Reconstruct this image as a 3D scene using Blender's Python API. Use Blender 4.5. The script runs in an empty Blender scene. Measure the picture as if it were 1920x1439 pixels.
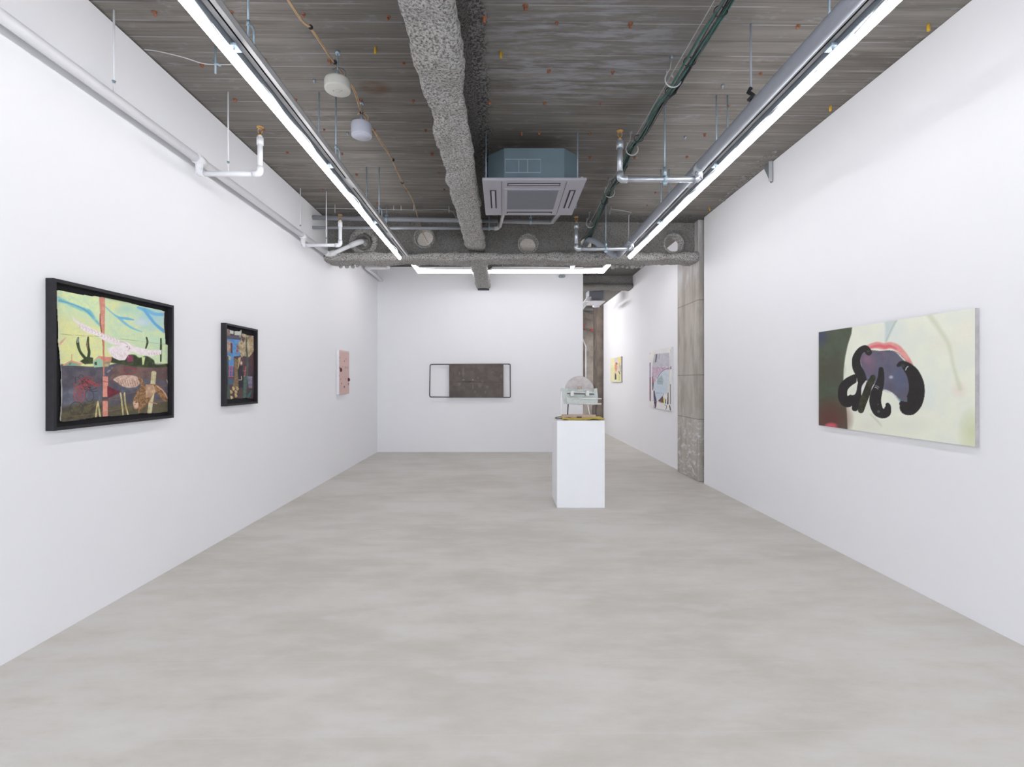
import bpy, bmesh, math, random
import numpy as np
from mathutils import Vector, Matrix, noise

# ---------------------------------------------------------------- camera, world, exposure
scene = bpy.context.scene
COL = scene.collection
H = 1.45            # eye height
F = 920.0           # focal length in pixels of the 1920 wide frame
cam_d = bpy.data.cameras.new('camera')
cam = bpy.data.objects.new('camera', cam_d); COL.objects.link(cam)
cam.location = (0, 0, H); cam.rotation_euler = (math.pi/2, 0, 0)
cam_d.sensor_width = 36.0; cam_d.lens = F/1920*36.0
cam_d.shift_x = 18/1920; cam_d.shift_y = -4.5/1920
cam_d.clip_start = 0.05
scene.camera = cam
scene.view_settings.view_transform = 'Standard'
scene.view_settings.look = 'None'
scene.view_settings.gamma = 1.0
scene.view_settings.use_curve_mapping = False
scene.view_settings.exposure = 0.17
world = bpy.data.worlds.new('sky'); scene.world = world; world.use_nodes = True
bg = world.node_tree.nodes['Background']
bg.inputs[0].default_value = (0.86, 0.92, 1.0, 1); bg.inputs[1].default_value = 5.9
LED = 27.0          # emission of the led tubes

def ceil_rel(x): return 2.3427 - 0.00795*x      # ceiling height above the eye
def P(x, y, d): return Vector(((x-942)*d/F, d, H+(715-y)*d/F))   # measured photo point -> place at distance d

# ---------------------------------------------------------------- materials
def lin(c):
    return tuple(((v/255)/12.92 if v/255 <= .04045 else ((v/255+.055)/1.055)**2.4) for v in c)
class NT:
    def __init__(s, name):
        s.m = bpy.data.materials.new(name); s.m.use_nodes = True; s.t = s.m.node_tree
        s.b = s.t.nodes['Principled BSDF']
    def n(s, typ, **kw):
        nd = s.t.nodes.new(typ)
        for k, v in kw.items():
            if k.startswith('i_'):
                key = k[2:]; key = int(key) if key.isdigit() else key
                s.put(nd, key, v)
            else: setattr(nd, k, v)
        return nd
    def put(s, nd, key, v):
        if isinstance(v, bpy.types.NodeSocket): s.t.links.new(v, nd.inputs[key])
        else: nd.inputs[key].default_value = v
    def math(s, op, a, b=0.0, c=0.0, clamp=False):
        nd = s.n('ShaderNodeMath', operation=op); nd.use_clamp = clamp
        s.put(nd, 0, a); s.put(nd, 1, b)
        if op in ('MULTIPLY_ADD', 'SMOOTH_MIN', 'COMPARE'): s.put(nd, 2, c)
        return nd.outputs[0]
    def ramp(s, v, a, b, lo=0.0, hi=1.0):
        nd = s.n('ShaderNodeMapRange', interpolation_type='SMOOTHSTEP')
        s.put(nd, 0, v); s.put(nd, 1, a); s.put(nd, 2, b); s.put(nd, 3, lo); s.put(nd, 4, hi)
        return nd.outputs[0]
    def mix(s, f, a, b, mode='MIX'):
        nd = s.n('ShaderNodeMix', data_type='RGBA', blend_type=mode)
        s.put(nd, 0, f)
        for i, v in ((6, a), (7, b)):
            if isinstance(v, tuple) and len(v) == 3: v = (*v, 1)
            s.put(nd, i, v)
        return nd.outputs[2]
    def pos(s):
        g = s.n('ShaderNodeTexCoord'); return g.outputs['Object']
    def noise(s, vec, scale=(1, 1, 1), sc=1.0, det=3.0, rough=0.55):
        mp = s.n('ShaderNodeMapping', i_Vector=vec); mp.inputs['Scale'].default_value = scale
        nd = s.n('ShaderNodeTexNoise', i_Vector=mp.outputs[0], i_Scale=sc, i_Detail=det, i_Roughness=rough)
        return nd.outputs[0]
    def bump(s, h, strength=0.3, dist=0.01):
        nd = s.n('ShaderNodeBump', i_Height=h, i_Strength=strength, i_Distance=dist)
        s.t.links.new(nd.outputs[0], s.b.inputs['Normal'])

def mat(name, col, rough=.6, metal=0.0, vary=.05, sc=6.0, bump=0.0, bsc=60.0):
    t = NT(name); c = lin(col) if max(col) > 1 else col
    p = t.pos()
    nz = t.noise(p, sc=sc)
    t.put(t.b, 'Base Color', t.mix(t.ramp(nz, .3, .7), tuple(v*(1-vary) for v in c), tuple(min(1, v*(1+vary)) for v in c)))
    t.put(t.b, 'Roughness', rough); t.put(t.b, 'Metallic', metal)
    if bump: t.bump(t.noise(p, sc=bsc), bump, .004)
    return t.m
def emit(name, col, s, back=.36):
    t = NT(name)
    # diffusing tube with its diodes facing down: weaker towards its back
    sx = t.n('ShaderNodeSeparateXYZ', i_0=t.n('ShaderNodeNewGeometry').outputs['Normal'])
    t.put(t.b, 'Base Color', (.9, .9, .9, 1)); t.put(t.b, 'Emission Color', (*col, 1))
    t.put(t.b, 'Emission Strength', t.ramp(sx.outputs[2], -.35, .6, s, s*back))
    return t.m

M = {}
M['wall'] = mat('white_wall_paint', (.86, .862, .885), .75, vary=.008, sc=.7, bump=.03, bsc=120)
M['white_pipe'] = mat('white_pipe_paint', (.82, .825, .85), .35, vary=.02)
M['zinc'] = mat('galvanised_steel', (.36, .46, .54), .42, .45, vary=.15, sc=14)
M['zinc_pipe'] = mat('grey_coated_pipe', (.33, .355, .405), .85, .0, vary=.04, sc=3)
M['zinc_branch'] = mat('galvanised_pipe', (.50, .53, .57), .36, .7, vary=.12, sc=9)
M['steel_light'] = mat('light_steel_channel', (.50, .50, .51), .5, .2, vary=.06)
M['steel_grey'] = mat('grey_steel_channel', (.25, .28, .31), .45, .4, vary=.1)
M['pvc'] = mat('grey_pvc_pipe', (.33, .34, .37), .45, vary=.05)
M['pvc_pale'] = mat('pale_pvc_pipe', (.52, .51, .50), .45, vary=.05)
M['slot'] = mat('dark_slot', (.02, .02, .022), .8)
M['brass'] = mat('brass', (.60, .36, .13), .3, .9, vary=.15, sc=40)
M['rust'] = mat('rusty_steel', (.25, .10, .055), .85, vary=.35, sc=60, bump=.4, bsc=150)
M['yellow'] = mat('yellow_plastic_plug', (.55, .33, .03), .6, vary=.2, sc=40)
M['black'] = mat('black_rubber', (.015, .015, .018), .5)
M['frame'] = mat('black_painted_wood_frame', (.010, .009, .013), .55, vary=.2, sc=30, bump=.1, bsc=300)
M['backing'] = mat('black_backing_board', (.006, .005, .008), .8)
M['plinth'] = mat('white_plinth_paint', (.86, .865, .89), .6, vary=.005)
M['wire_white'] = mat('white_cable_jacket', (.55, .55, .55), .5)
M['wire_tan'] = mat('tan_cable_jacket', (.50, .34, .20), .55, vary=.15, sc=20)
M['wire_green'] = mat('green_cable_jacket', (.035, .13, .10), .45, vary=.2, sc=20)
M['wire_grey'] = mat('grey_cable_jacket', (.12, .12, .13), .5, vary=.3, sc=20)
M['ac_panel'] = mat('warm_grey_plastic_panel', (.34, .33, .37), .45, vary=.02)
M['ac_body'] = mat('blue_grey_sheet_metal', (.135, .185, .215), .45, .2, vary=.08, sc=3)
M['ac_line'] = mat('pale_embossed_line', (.34, .40, .48), .5)
M['ac_grille'] = mat('grey_filter_grille', (.165, .175, .205), .6, vary=.02)
M['ac_dark'] = mat('dark_air_slot', (.03, .03, .045), .8)
M['lamp_beige'] = mat('beige_plastic', (.60, .59, .54), .45, vary=.01)
M['lamp_white'] = mat('cool_white_plastic', (.58, .59, .68), .45, vary=.01)
M['canvas_edge'] = mat('raw_canvas_edge', (.42, .40, .40), .8, vary=.1, sc=20)
M['canvas_white'] = mat('primed_canvas_edge', (.80, .80, .82), .8, vary=.02)
M['led'] = emit('lit_led_tube', (1.0, .985, 1.0), LED)
M['led_loop'] = emit('lit_led_loop_tube', (1.0, .98, 1.0), LED*.95, .6)
M['led_far'] = emit('lit_led_passage_tube', (1.0, .98, .99), LED*3.2, .6)

# board-marked concrete ceiling
t = NT('board_marked_concrete'); p = t.pos()
sx = t.n('ShaderNodeSeparateXYZ', i_0=p); X, Y = sx.outputs[0], sx.outputs[1]
bd = t.math('DIVIDE', t.math('SUBTRACT', Y, 3.053-31*.155), .155)
idx = t.math('FLOOR', bd); fr = t.math('FRACT', bd)
wn = t.n('ShaderNodeTexWhiteNoise', noise_dimensions='1D'); t.put(wn, 'W', idx); rnd = wn.outputs['Value']
cmb = t.n('ShaderNodeCombineXYZ'); t.put(cmb, 0, X); t.put(cmb, 1, Y); t.put(cmb, 2, t.math('MULTIPLY', rnd, 9.0))
grain = t.noise(cmb.outputs[0], (1.1, 42, 1), 1.0, 5, .65)
streak = t.noise(cmb.outputs[0], (.55, 9, 1), 1.0, 4, .6)
patch = t.noise(p, (1, 1.6, 1), .9, 5, .6)
mott = t.noise(p, (3, 7, 1), 2.0, 5, .7)
c = t.mix(t.ramp(grain, .25, .78), (.105, .092, .080), (.228, .208, .186))
c = t.mix(t.ramp(streak, .42, .72, 0, .6), c, (.29, .275, .248))
c = t.mix(t.ramp(patch, .40, .64, 0, .65), c, (.178, .168, .157))
c = t.mix(t.ramp(patch, .45, .30, 0, .5), c, (.105, .092, .082))
c = t.mix(t.ramp(mott, .54, .76, 0, .6), c, (.30, .30, .31))
c = t.mix(t.ramp(rnd, .5, 1, 0, .35), c, (.13, .115, .105))
# bluish lime bloom around one area of the slab
ex = t.math('DIVIDE', t.math('SUBTRACT', X, .55), .75); ey = t.math('DIVIDE', t.math('SUBTRACT', Y, 3.55), .62)
rr = t.math('ADD', t.math('MULTIPLY', ex, ex), t.math('MULTIPLY', ey, ey))
bl = t.math('MULTIPLY', t.ramp(rr, 1.5, .2), t.ramp(t.noise(p, (2.2, 14, 1), 1.5, 6, .7), .42, .66))
c = t.mix(t.math('MULTIPLY', bl, .8), c, (.33, .335, .37))
# brown rust bleed
ex = t.math('DIVIDE', t.math('SUBTRACT', X, -1.02), .13); ey = t.math('DIVIDE', t.math('SUBTRACT', Y, 3.93), .11)
rr = t.math('ADD', t.math('MULTIPLY', ex, ex), t.math('MULTIPLY', ey, ey))
c = t.mix(t.math('MULTIPLY', t.ramp(rr, 1.3, .1), t.ramp(mott, .35, .6, .3, .8)), c, (.13, .065, .03))
# pale board joints, some of them lighter, some dark
jl = t.math('LESS_THAN', t.math('ABSOLUTE', t.math('SUBTRACT', fr, .5)), .468)
joint = t.math('SUBTRACT', 1.0, jl)
c = t.mix(t.math('MULTIPLY', joint, .6), c, t.mix(t.ramp(t.noise(p, (.8, 5, 1), 1.3, 2), .42, .56), (.08, .072, .066), (.36, .36, .37)))
# fine dark form lines
fl_ = t.noise(cmb.outputs[0], (.45, 95, 1), 1.0, 2, .5)
c = t.mix(t.ramp(fl_, .36, .30, 0, .6), c, (.075, .066, .058))
# paler, warmer boards in the bays beyond the main beam
far_ = t.math('MULTIPLY', t.math('GREATER_THAN', Y, 7.35), t.math('SUBTRACT', 1.0, t.math('MULTIPLY', t.math('GREATER_THAN', Y, 10.1), t.math('LESS_THAN', Y, 11.0))))
c = t.mix(far_, c, t.mix(t.ramp(fr, .06, .10), (.06, .045, .035), t.mix(t.ramp(grain, .3, .7), (.36, .31, .26), (.50, .45, .39))))
# overspray of fireproofing next to the small beam
dx = t.math('ABSOLUTE', t.math('SUBTRACT', X, -.37))
edge = t.math('ADD', dx, t.math('MULTIPLY', t.noise(p, (5, 5, 1), 1.5, 4), .16))
ov = t.ramp(edge, .37, .30)
sp = t.noise(p, (1, 1, 1), 60, 4, .7)
c = t.mix(ov, c, t.mix(t.ramp(sp, .40, .62), (.04, .037, .035), (.24, .23, .225)))
# overspray next to the main beam
ov2 = t.math('MULTIPLY', t.ramp(t.math('ADD', Y, t.math('MULTIPLY', t.noise(p, (3, 6, 1), 1.5, 4), .3)), 6.95, 7.08), .8)
c = t.mix(ov2, c, t.mix(t.ramp(sp, .40, .62), (.05, .048, .046), (.2, .19, .18)))
t.put(t.b, 'Base Color', c); t.put(t.b, 'Roughness', .8)
t.bump(t.math('ADD', t.math('MULTIPLY', joint, -1.2), t.math('ADD', grain, t.math('MULTIPLY', t.math('MULTIPLY', ov, sp), 4.0))), .5, .006)
M['ceiling'] = t.m

# polished concrete floor
t = NT('trowelled_concrete_floor'); p = t.pos()
sx = t.n('ShaderNodeSeparateXYZ', i_0=p); X, Y = sx.outputs[0], sx.outputs[1]
a = t.noise(p, (.8, 1.5, 1), .8, 6, .62); b = t.noise(p, (2.2, 6.5, 1), 1.0, 6, .65); g = t.noise(p, (14, 40, 1), 1.0, 4)
c = t.mix(t.ramp(a, .34, .66), (.535, .505, .455), (.63, .605, .565))
c = t.mix(t.ramp(b, .44, .70, 0, .55), c, (.665, .65, .63))
c = t.mix(t.ramp(b, .48, .30, 0, .45), c, (.50, .465, .405))
c = t.mix(t.ramp(g, .5, .75, 0, .16), c, (.53, .53, .53))
for y0, sl in ((2.01, .018), (2.54, .012)):
    q = t.math('SUBTRACT', Y, t.math('MULTIPLY_ADD', X, sl, y0))
    q = t.math('ABSOLUTE', t.math('ADD', q, t.math('MULTIPLY', t.math('SUBTRACT', b, .5), .012)))
    c = t.mix(t.math('MULTIPLY', t.ramp(q, .006, .001), t.ramp(a, .3, .6, .15, .6)), c, (.62, .61, .60))
t.put(t.b, 'Base Color', c)
t.put(t.b, 'Roughness', t.ramp(b, .3, .7, .46, .58)); t.put(t.b, 'Specular IOR Level', .38)
t.bump(g, .02, .002)
M['floor'] = t.m

# sprayed rock wool
def rockwool(name, dark, light):
    t = NT(name); p = t.pos()
    f = t.noise(p, sc=70, det=6, rough=.75); m = t.noise(p, sc=5, det=4)
    c = t.mix(t.ramp(f, .38, .58), dark, light)
    c = t.mix(t.ramp(m, .42, .66, 0, .55), c, t.mix(t.ramp(f, .38, .58), tuple(v*.8 for v in dark), (light[0]*.92, light[1]*.88, light[2]*.80)))
    t.put(t.b, 'Base Color', c); t.put(t.b, 'Roughness', .95)
    t.bump(t.math('ADD', f, t.math('MULTIPLY', m, 1.5)), .9, .02)
    return t.m
M['wool'] = rockwool('sprayed_rock_wool', (.15, .143, .138), (.62, .605, .59))
M['wool_web'] = rockwool('sprayed_rock_wool_grey', (.17, .163, .157), (.33, .318, .305))

M['wool_shade'] = rockwool('rock_wool_recess_shade', (.03, .028, .027), (.17, .16, .155))  # shade in the small beam's web recess, put into a darker wool colour

# cast concrete column with lime patches
t = NT('weathered_cast_concrete'); p = t.pos()
sx = t.n('ShaderNodeSeparateXYZ', i_0=p); Z = sx.outputs[2]
a = t.noise(p, (3, 3, .8), 2.0, 6, .65); b = t.noise(p, (4, 4, 9), 1.6, 5, .7); v = t.noise(p, (22, 22, .6), 1, 3)
c = t.mix(t.ramp(a, .32, .68), (.36, .325, .285), (.52, .485, .44))
c = t.mix(t.ramp(v, .5, .75, 0, .3), c, (.36, .31, .26))
low = t.ramp(Z, 1.15, .6)
c = t.mix(t.math('MULTIPLY', low, t.ramp(b, .50, .64, 0, .85)), c, (.68, .68, .70))
hi = t.ramp(Z, 2.75, 3.1)
c = t.mix(t.math('MULTIPLY', hi, t.ramp(a, .4, .6, .2, .8)), c, (.56, .56, .58))
for z0 in (.90, 1.54, 2.62):
    q = t.math('ABSOLUTE', t.math('SUBTRACT', Z, z0))
    c = t.mix(t.ramp(q, .010, .003, 0, .6), c, (.16, .13, .11))
t.put(t.b, 'Base Color', c); t.put(t.b, 'Roughness', .85); t.bump(b, .35, .008)
M['column'] = t.m
M['brown_concrete'] = mat('brown_stained_concrete', (.185, .152, .128), .9, vary=.25, sc=3, bump=.3, bsc=30)
M['dark_concrete'] = mat('dark_stained_concrete', (.17, .14, .12), .9, vary=.35, sc=3, bump=.3, bsc=30)
M['red_paint'] = mat('red_marking_paint', (.30, .04, .03), .7, vary=.3, sc=20)

# ---------------------------------------------------------------- geometry helpers
class MB:
    def __init__(s): s.v = []; s.f = []; s.sm = []
    def add(s, vs, fs, smooth=False):
        o = len(s.v); s.v += [tuple(v) for v in vs]
        for f in fs: s.f.append(tuple(i+o for i in f)); s.sm.append(smooth)
        return s
    def box(s, x0, x1, y0, y1, z0, z1, bev=0.0):
        if bev <= 0:
            vs = [(x, y, z) for z in (z0, z1) for y in (y0, y1) for x in (x0, x1)]
            return s.add(vs, [(0, 2, 3, 1), (4, 5, 7, 6), (0, 1, 5, 4), (2, 6, 7, 3), (0, 4, 6, 2), (1, 3, 7, 5)])
        bm = bmesh.new(); bmesh.ops.create_cube(bm, size=1)
        for v in bm.verts: v.co = ((x0+x1)/2+v.co.x*(x1-x0), (y0+y1)/2+v.co.y*(y1-y0), (z0+z1)/2+v.co.z*(z1-z0))
        bmesh.ops.bevel(bm, geom=bm.edges[:], offset=bev, segments=2, affect='EDGES', profile=.5)
        bm.verts.index_update()
        s.add([v.co[:] for v in bm.verts], [[v.index for v in f.verts] for f in bm.faces]); bm.free()
        return s
    def tube(s, pts, r, n=12, cap=True, smooth=True, closed=False):
        pts = [Vector(p) for p in pts]; m = len(pts)
        rs = r if isinstance(r, (list, tuple)) else [r]*m
        tan = []
        for i in range(m):
            if closed: d = pts[(i+1) % m]-pts[i-1]
            else: d = pts[min(i+1, m-1)]-pts[max(i-1, 0)]
            tan.append(d.normalized())
        up = Vector((0, 0, 1)) if abs(tan[0].z) < .9 else Vector((1, 0, 0))
        u = tan[0].cross(up).normalized()
        vs = []; fs = []
        for i in range(m):
            if i:
                ax = tan[i-1].cross(tan[i])
                if ax.length > 1e-6:
                    u = Matrix.Rotation(tan[i-1].angle(tan[i]), 3, ax.normalized()) @ u
            w = tan[i].cross(u).normalized()
            for k in range(n):
                a = 2*math.pi*k/n
                vs.append(pts[i]+(u*math.cos(a)+w*math.sin(a))*rs[i])
        for i in range(m-1 if not closed else m):
            j = (i+1) % m
            for k in range(n):
                k2 = (k+1) % n
                fs.append((i*n+k, i*n+k2, j*n+k2, j*n+k))
        s.add(vs, fs, smooth)
        if cap and not closed:
            o = len(s.v)-m*n
            s.f.append(tuple(o+k for k in range(n))[::-1]); s.sm.append(False)
            s.f.append(tuple(o+(m-1)*n+k for k in range(n))); s.sm.append(False)
        return s
    def lathe(s, prof, c, n=32, axis='z', smooth=True, cap=True):
        vs = []; fs = []; c = Vector(c)
        for r, h in prof:
            for k in range(n):
                a = 2*math.pi*k/n
                if axis == 'z': vs.append(c+Vector((r*math.cos(a), r*math.sin(a), h)))
                elif axis == 'y': vs.append(c+Vector((r*math.cos(a), h, r*math.sin(a))))
                else: vs.append(c+Vector((h, r*math.cos(a), r*math.sin(a))))
        for i in range(len(prof)-1):
            for k in range(n):
                k2 = (k+1) % n
                fs.append((i*n+k, i*n+k2, (i+1)*n+k2, (i+1)*n+k))
        s.add(vs, fs, smooth)
        if cap:
            o = len(s.v)-len(prof)*n
            s.f.append(tuple(o+k for k in range(n))[::-1]); s.sm.append(False)
            s.f.append(tuple(o+(len(prof)-1)*n+k for k in range(n))); s.sm.append(False)
        return s
    def prism(s, poly, y0, y1, axis='y'):     # outline in the two other axes
        n = len(poly); vs = []
        for y in (y0, y1):
            for a, b in poly:
                vs.append((a, y, b) if axis == 'y' else (y, a, b) if axis == 'x' else (a, b, y))
        fs = [tuple(range(n)), tuple(range(2*n-1, n-1, -1))]
        for i in range(n):
            j = (i+1) % n; fs.append((i, i+n, j+n, j))
        return s.add(vs, fs)
WL = {}
def link(name, me, m, parent=None):
    o = bpy.data.objects.new(name, me); COL.objects.link(o)
    if m is not None: me.materials.append(m)
    if parent is not None: o.parent = parent
    return o
def make(name, mb, m, parent=None, origin=None):
    """one mesh object from world coordinates; its origin is the thing's"""
    w = Vector((0, 0, 0))
    if parent is not None: w = WL[parent]
    elif origin is not None: w = Vector(origin)
    me = bpy.data.meshes.new(name)
    me.from_pydata([tuple(Vector(v)-w) for v in mb.v], [], mb.f)
    bm = bmesh.new(); bm.from_mesh(me)
    bmesh.ops.recalc_face_normals(bm, faces=bm.faces[:])
    bm.to_mesh(me); bm.free()
    me.polygons.foreach_set('use_smooth', mb.sm); me.update()
    o = link(name, me, m, parent)
    if parent is None: o.location = w
    WL[o] = w
    return o
def tag(o, label, cat, group=None, kind=None):
    o['label'] = label; o['category'] = cat
    if group: o['group'] = group
    if kind: o['kind'] = kind
    return o
def thing(name, label, cat, loc, group=None):
    o = bpy.data.objects.new(name, None); COL.objects.link(o); o.location = loc; o.empty_display_size = .05
    WL[o] = Vector(loc)
    return tag(o, label, cat, group)
def struct(name, mb, m):
    o = make(name, mb, m); o['kind'] = 'structure'; return o
def dup(root, loc, label=None, rz=None):
    r = root.copy(); COL.objects.link(r); r.location = loc
    if rz is not None: r.rotation_euler = (0, 0, rz)
    if label: r['label'] = label
    for ch in list(root.children):
        c2 = ch.copy(); COL.objects.link(c2); c2.parent = r
        for g2 in ch.children:
            d2 = g2.copy(); COL.objects.link(d2); d2.parent = c2
    return r
def arc(c, a, b, r, n=6):     # rounded corner at c between directions a and b
    c = Vector(c); a = Vector(a).normalized(); b = Vector(b).normalized()
    p0 = c+a*r; p1 = c+b*r
    return [p0*(1-t)**2+c*2*t*(1-t)+p1*t*t for t in [i/n for i in range(n+1)]]

# ---------------------------------------------------------------- the room
XL, XR, XF = -2.553, 2.853, 2.865     # left wall, near right wall, far right wall
struct('floor', MB().add([(-4, -4.2, 0), (5, -4.2, 0), (5, 17, 0), (-4, 17, 0), (-4, -4.2, -.2), (5, -4.2, -.2), (5, 17, -.2), (-4, 17, -.2)],
    [(0, 1, 2, 3), (7, 6, 5, 4), (0, 4, 5, 1), (1, 5, 6, 2), (2, 6, 7, 3), (3, 7, 4, 0)]), M['floor'])
zl, zr = H+ceil_rel(-4), H+ceil_rel(5)
struct('ceiling', MB().add([(-4, -4.2, zl), (5, -4.2, zr), (5, 11.15, zr), (-4, 11.15, zl), (-4, -4.2, zl+.2), (5, -4.2, zr+.2), (5, 11.15, zr+.2), (-4, 11.15, zl+.2)],
    [(3, 2, 1, 0), (4, 5, 6, 7), (0, 1, 5, 4), (1, 2, 6, 5), (2, 3, 7, 6), (3, 0, 4, 7)]), M['ceiling'])
struct('trim_1', MB().box(-4, 5, 11.15, 17, H+2.17, H+2.6), M['ceiling'])   # lower slab of the far bay
struct('wall_left', MB().box(XL-.2, XL, -4.0, 10.03, 0, H+ceil_rel(XL)-.012), M['wall'])
struct('gap_shade_backing', MB().box(XL-.4, XL-.21, -4.2, 10.2, 0, 4.1), M['slot'])  # unseen dark backing added so the gap above the left wall stays dark
struct('wall_right', MB().box(XR, XR+.14, -4.0, 6.94, 0, H+ceil_rel(XR)-.004), M['wall'])
struct('trim_3', MB().box(XR+.141, XR+.6, -4.2, 7.05, 0, 4.1), M['slot'])
struct('wall_far_right', MB().box(XF, XF+.5, 7.9, 13.9, 0, H+ceil_rel(XF)+.02), M['wall'])
struct('wall_back', MB().box(XL-.2, 1.647, 10.03, 10.2, 0, H+ceil_rel(0)-.004), M['wall'])
mb = MB()        # unseen wall behind the camera, its opening added to let in fill daylight
mb.box(-2.8, -2.2, -4.1, -3.95, 0, 3.9); mb.box(2.5, 3.2, -4.1, -3.95, 0, 3.9); mb.box(-2.2, 2.5, -4.1, -3.95, 3.0, 3.9)
struct('wall_front', mb, M['wall'])
mb = MB(); mb.box(-2.2, 2.5, -4.06, -4.0, 0, .08); mb.box(-2.2, 2.5, -4.06, -4.0, 2.92, 3.0)
for x in (-2.2, -.65, .9, 2.44): mb.box(x, x+.06, -4.06, -4.0, .08, 2.92)
struct('added_window_1', mb, M['steel_grey'])  # unseen frame of the added daylight opening, without glass
struct('wall_far', MB().box(-4, 5, 16, 16.2, 0, 4), M['dark_concrete'])
struct('wall_passage', MB().box(-.3, -.15, 10.2, 16, 0, 4), M['wall'])
# board joints of the far wall
o = tag(make('concrete_column', MB().box(2.816, 3.4, 7.055, 7.9, 0, H+ceil_rel(2.8)+.05, .012), M['column'], origin=(3.1, 7.5, 0)),
    'weathered raw concrete column with white lime patches between the right wall panels', 'column')
mb = MB().box(2.70, 3.4, 13.95, 14.6, 0, H+2.2, .015)
tag(make('concrete_column', mb, M['brown_concrete'], origin=(3.0, 14.3, 0)), 'far stained concrete column at the end of the passage behind the plinth', 'column')
# ---------------------------------------------------------------- sprayed beams
def nz(v, s): return noise.noise(Vector(v)*s)
def spray(prof, path_axis, a0, a1, step, amp, scale=7.0, ragged=0.0):
    """closed profile (list of 2D points) swept along an axis and roughened"""
    # subdivide the profile
    pts = []
    for i in range(len(prof)):
        p0 = prof[i]; p1 = prof[(i+1) % len(prof)]
        L = math.hypot(p1[0]-p0[0], p1[1]-p0[1]); k = max(1, int(L/step))
        for j in range(k): pts.append((p0[0]+(p1[0]-p0[0])*j/k, p0[1]+(p1[1]-p0[1])*j/k))
    for _ in range(2):      # soften the corners
        pts = [((pts[i-1][0]+2*pts[i][0]+pts[(i+1) % len(pts)][0])/4, (pts[i-1][1]+2*pts[i][1]+pts[(i+1) % len(pts)][1])/4) for i in range(len(pts))]
    n = len(pts); m = max(2, int((a1-a0)/step)); vs = []; fs = []
    area = sum(pts[i][0]*pts[(i+1) % n][1]-pts[(i+1) % n][0]*pts[i][1] for i in range(n))
    sg = 1 if area > 0 else -1
    for i in range(m+1):
        a = a0+(a1-a0)*i/m
        for k in range(n):
            q0 = pts[k-1]; q1 = pts[(k+1) % n]
            nx, ny = sg*(q1[1]-q0[1]), -sg*(q1[0]-q0[0]); l = math.hypot(nx, ny) or 1
            nx /= l; ny /= l
            P3 = (a, pts[k][0], pts[k][1])
            h = amp*(nz(P3, scale)*.9+nz(P3, scale*3.1)*.45+nz(P3, scale*9)*.25)
            h += amp*1.1*nz((a, 3.3, 1.7), 2.2)
            x, y = pts[k][0]+nx*h, pts[k][1]+ny*h
            vs.append((a, x, y) if path_axis == 'x' else (x, a, y))
    for i in range(m):
        for k in range(n):
            k2 = (k+1) % n; fs.append((i*n+k, i*n+k2, (i+1)*n+k2, (i+1)*n+k))
    mb = MB().add(vs, fs, True)
    mb.f.append(tuple(range(n))); mb.sm.append(False)
    mb.f.append(tuple(m*n+k for k in range(n))[::-1]); mb.sm.append(False)
    return mb

# main beam across the room: web with service holes, bottom flange, rough collars
beam = thing('sprayed_beam', 'large grey fireproofed steel beam crossing the whole room with round service holes', 'beam', (.1, 7.2, H+1.72))
fl = spray([(7.03, H+1.745), (7.03, H+1.845), (7.40, H+1.845), (7.40, H+1.745)], 'x', -2.56, 2.82, .022, .026, 6.0)
make('bottom_flange', fl, M['wool'], beam)
holes = [(-2.035, H+2.035, .085), (-1.14, H+2.095, .130), (.375, H+2.005, .125), (1.235, H+2.03, .095), (2.50, H+2.01, .125)]
def web(yf, sgn, name):
    x0, x1, z0, z1, st = -2.56, 2.82, H+1.80, H+2.375, .0226
    nx, nzz = int((x1-x0)/st), int((z1-z0)/st)
    vs = []; ok = []
    for j in range(nzz+1):
        for i in range(nx+1):
            x = x0+(x1-x0)*i/nx; z = z0+(z1-z0)*j/nzz; inside = False
            y = yf
            for hx, hz, r in holes:
                d = math.hypot(x-hx, z-hz)
                if d < r+.5*st:
                    inside = d < r-.5*st
                    if not inside and d > 0: x = hx+(x-hx)*r/d; z = hz+(z-hz)*r/d
                if d < r+.07: y += sgn*-.028*max(0, 1-abs(d-r-.02)/.05)*(1+nz((x, z, 2), 14))
            h = .018*nz((x, z, yf), 5)+.009*nz((x, z, yf), 17)+.005*nz((x, z, yf), 45)
            vs.append((x, y+h, z)); ok.append(not inside)
    W = nx+1; fs = []
    for j in range(nzz):
        for i in range(nx):
            q = (j*W+i, j*W+i+1, (j+1)*W+i+1, (j+1)*W+i)
            if all(ok[k] for k in q): fs.append(q)
    return make(name, MB().add(vs, fs, True), M['wool_web'], beam)
web(7.19, 1, 'web_face'); web(7.31, -1, 'web_back')
for hx, hz, r in holes:
    mb = MB(); n = 40; vs = []; fs = []
    for j, (yy, rr) in enumerate(((7.155, r+.028), (7.14, r+.012), (7.15, r-.002), (7.2, r-.008), (7.30, r-.008), (7.36, r+.01))):
        for k in range(n):
            a = 2*math.pi*k/n; q = rr+.006*nz((hx+math.cos(a), math.sin(a), yy), 6)+.004*nz((hx+math.cos(a), math.sin(a), yy), 19)
            vs.append((hx+q*math.cos(a), yy+.008*nz((a*3, hx, 1), 3), hz+q*math.sin(a)))
    for j in range(5):
        for k in range(n): fs.append((j*n+k, j*n+(k+1) % n, (j+1)*n+(k+1) % n, (j+1)*n+k))
    make('hole_sleeve', mb.add(vs, fs, True), M['wool'] if r > .1 else M['wool_web'], beam)
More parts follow.
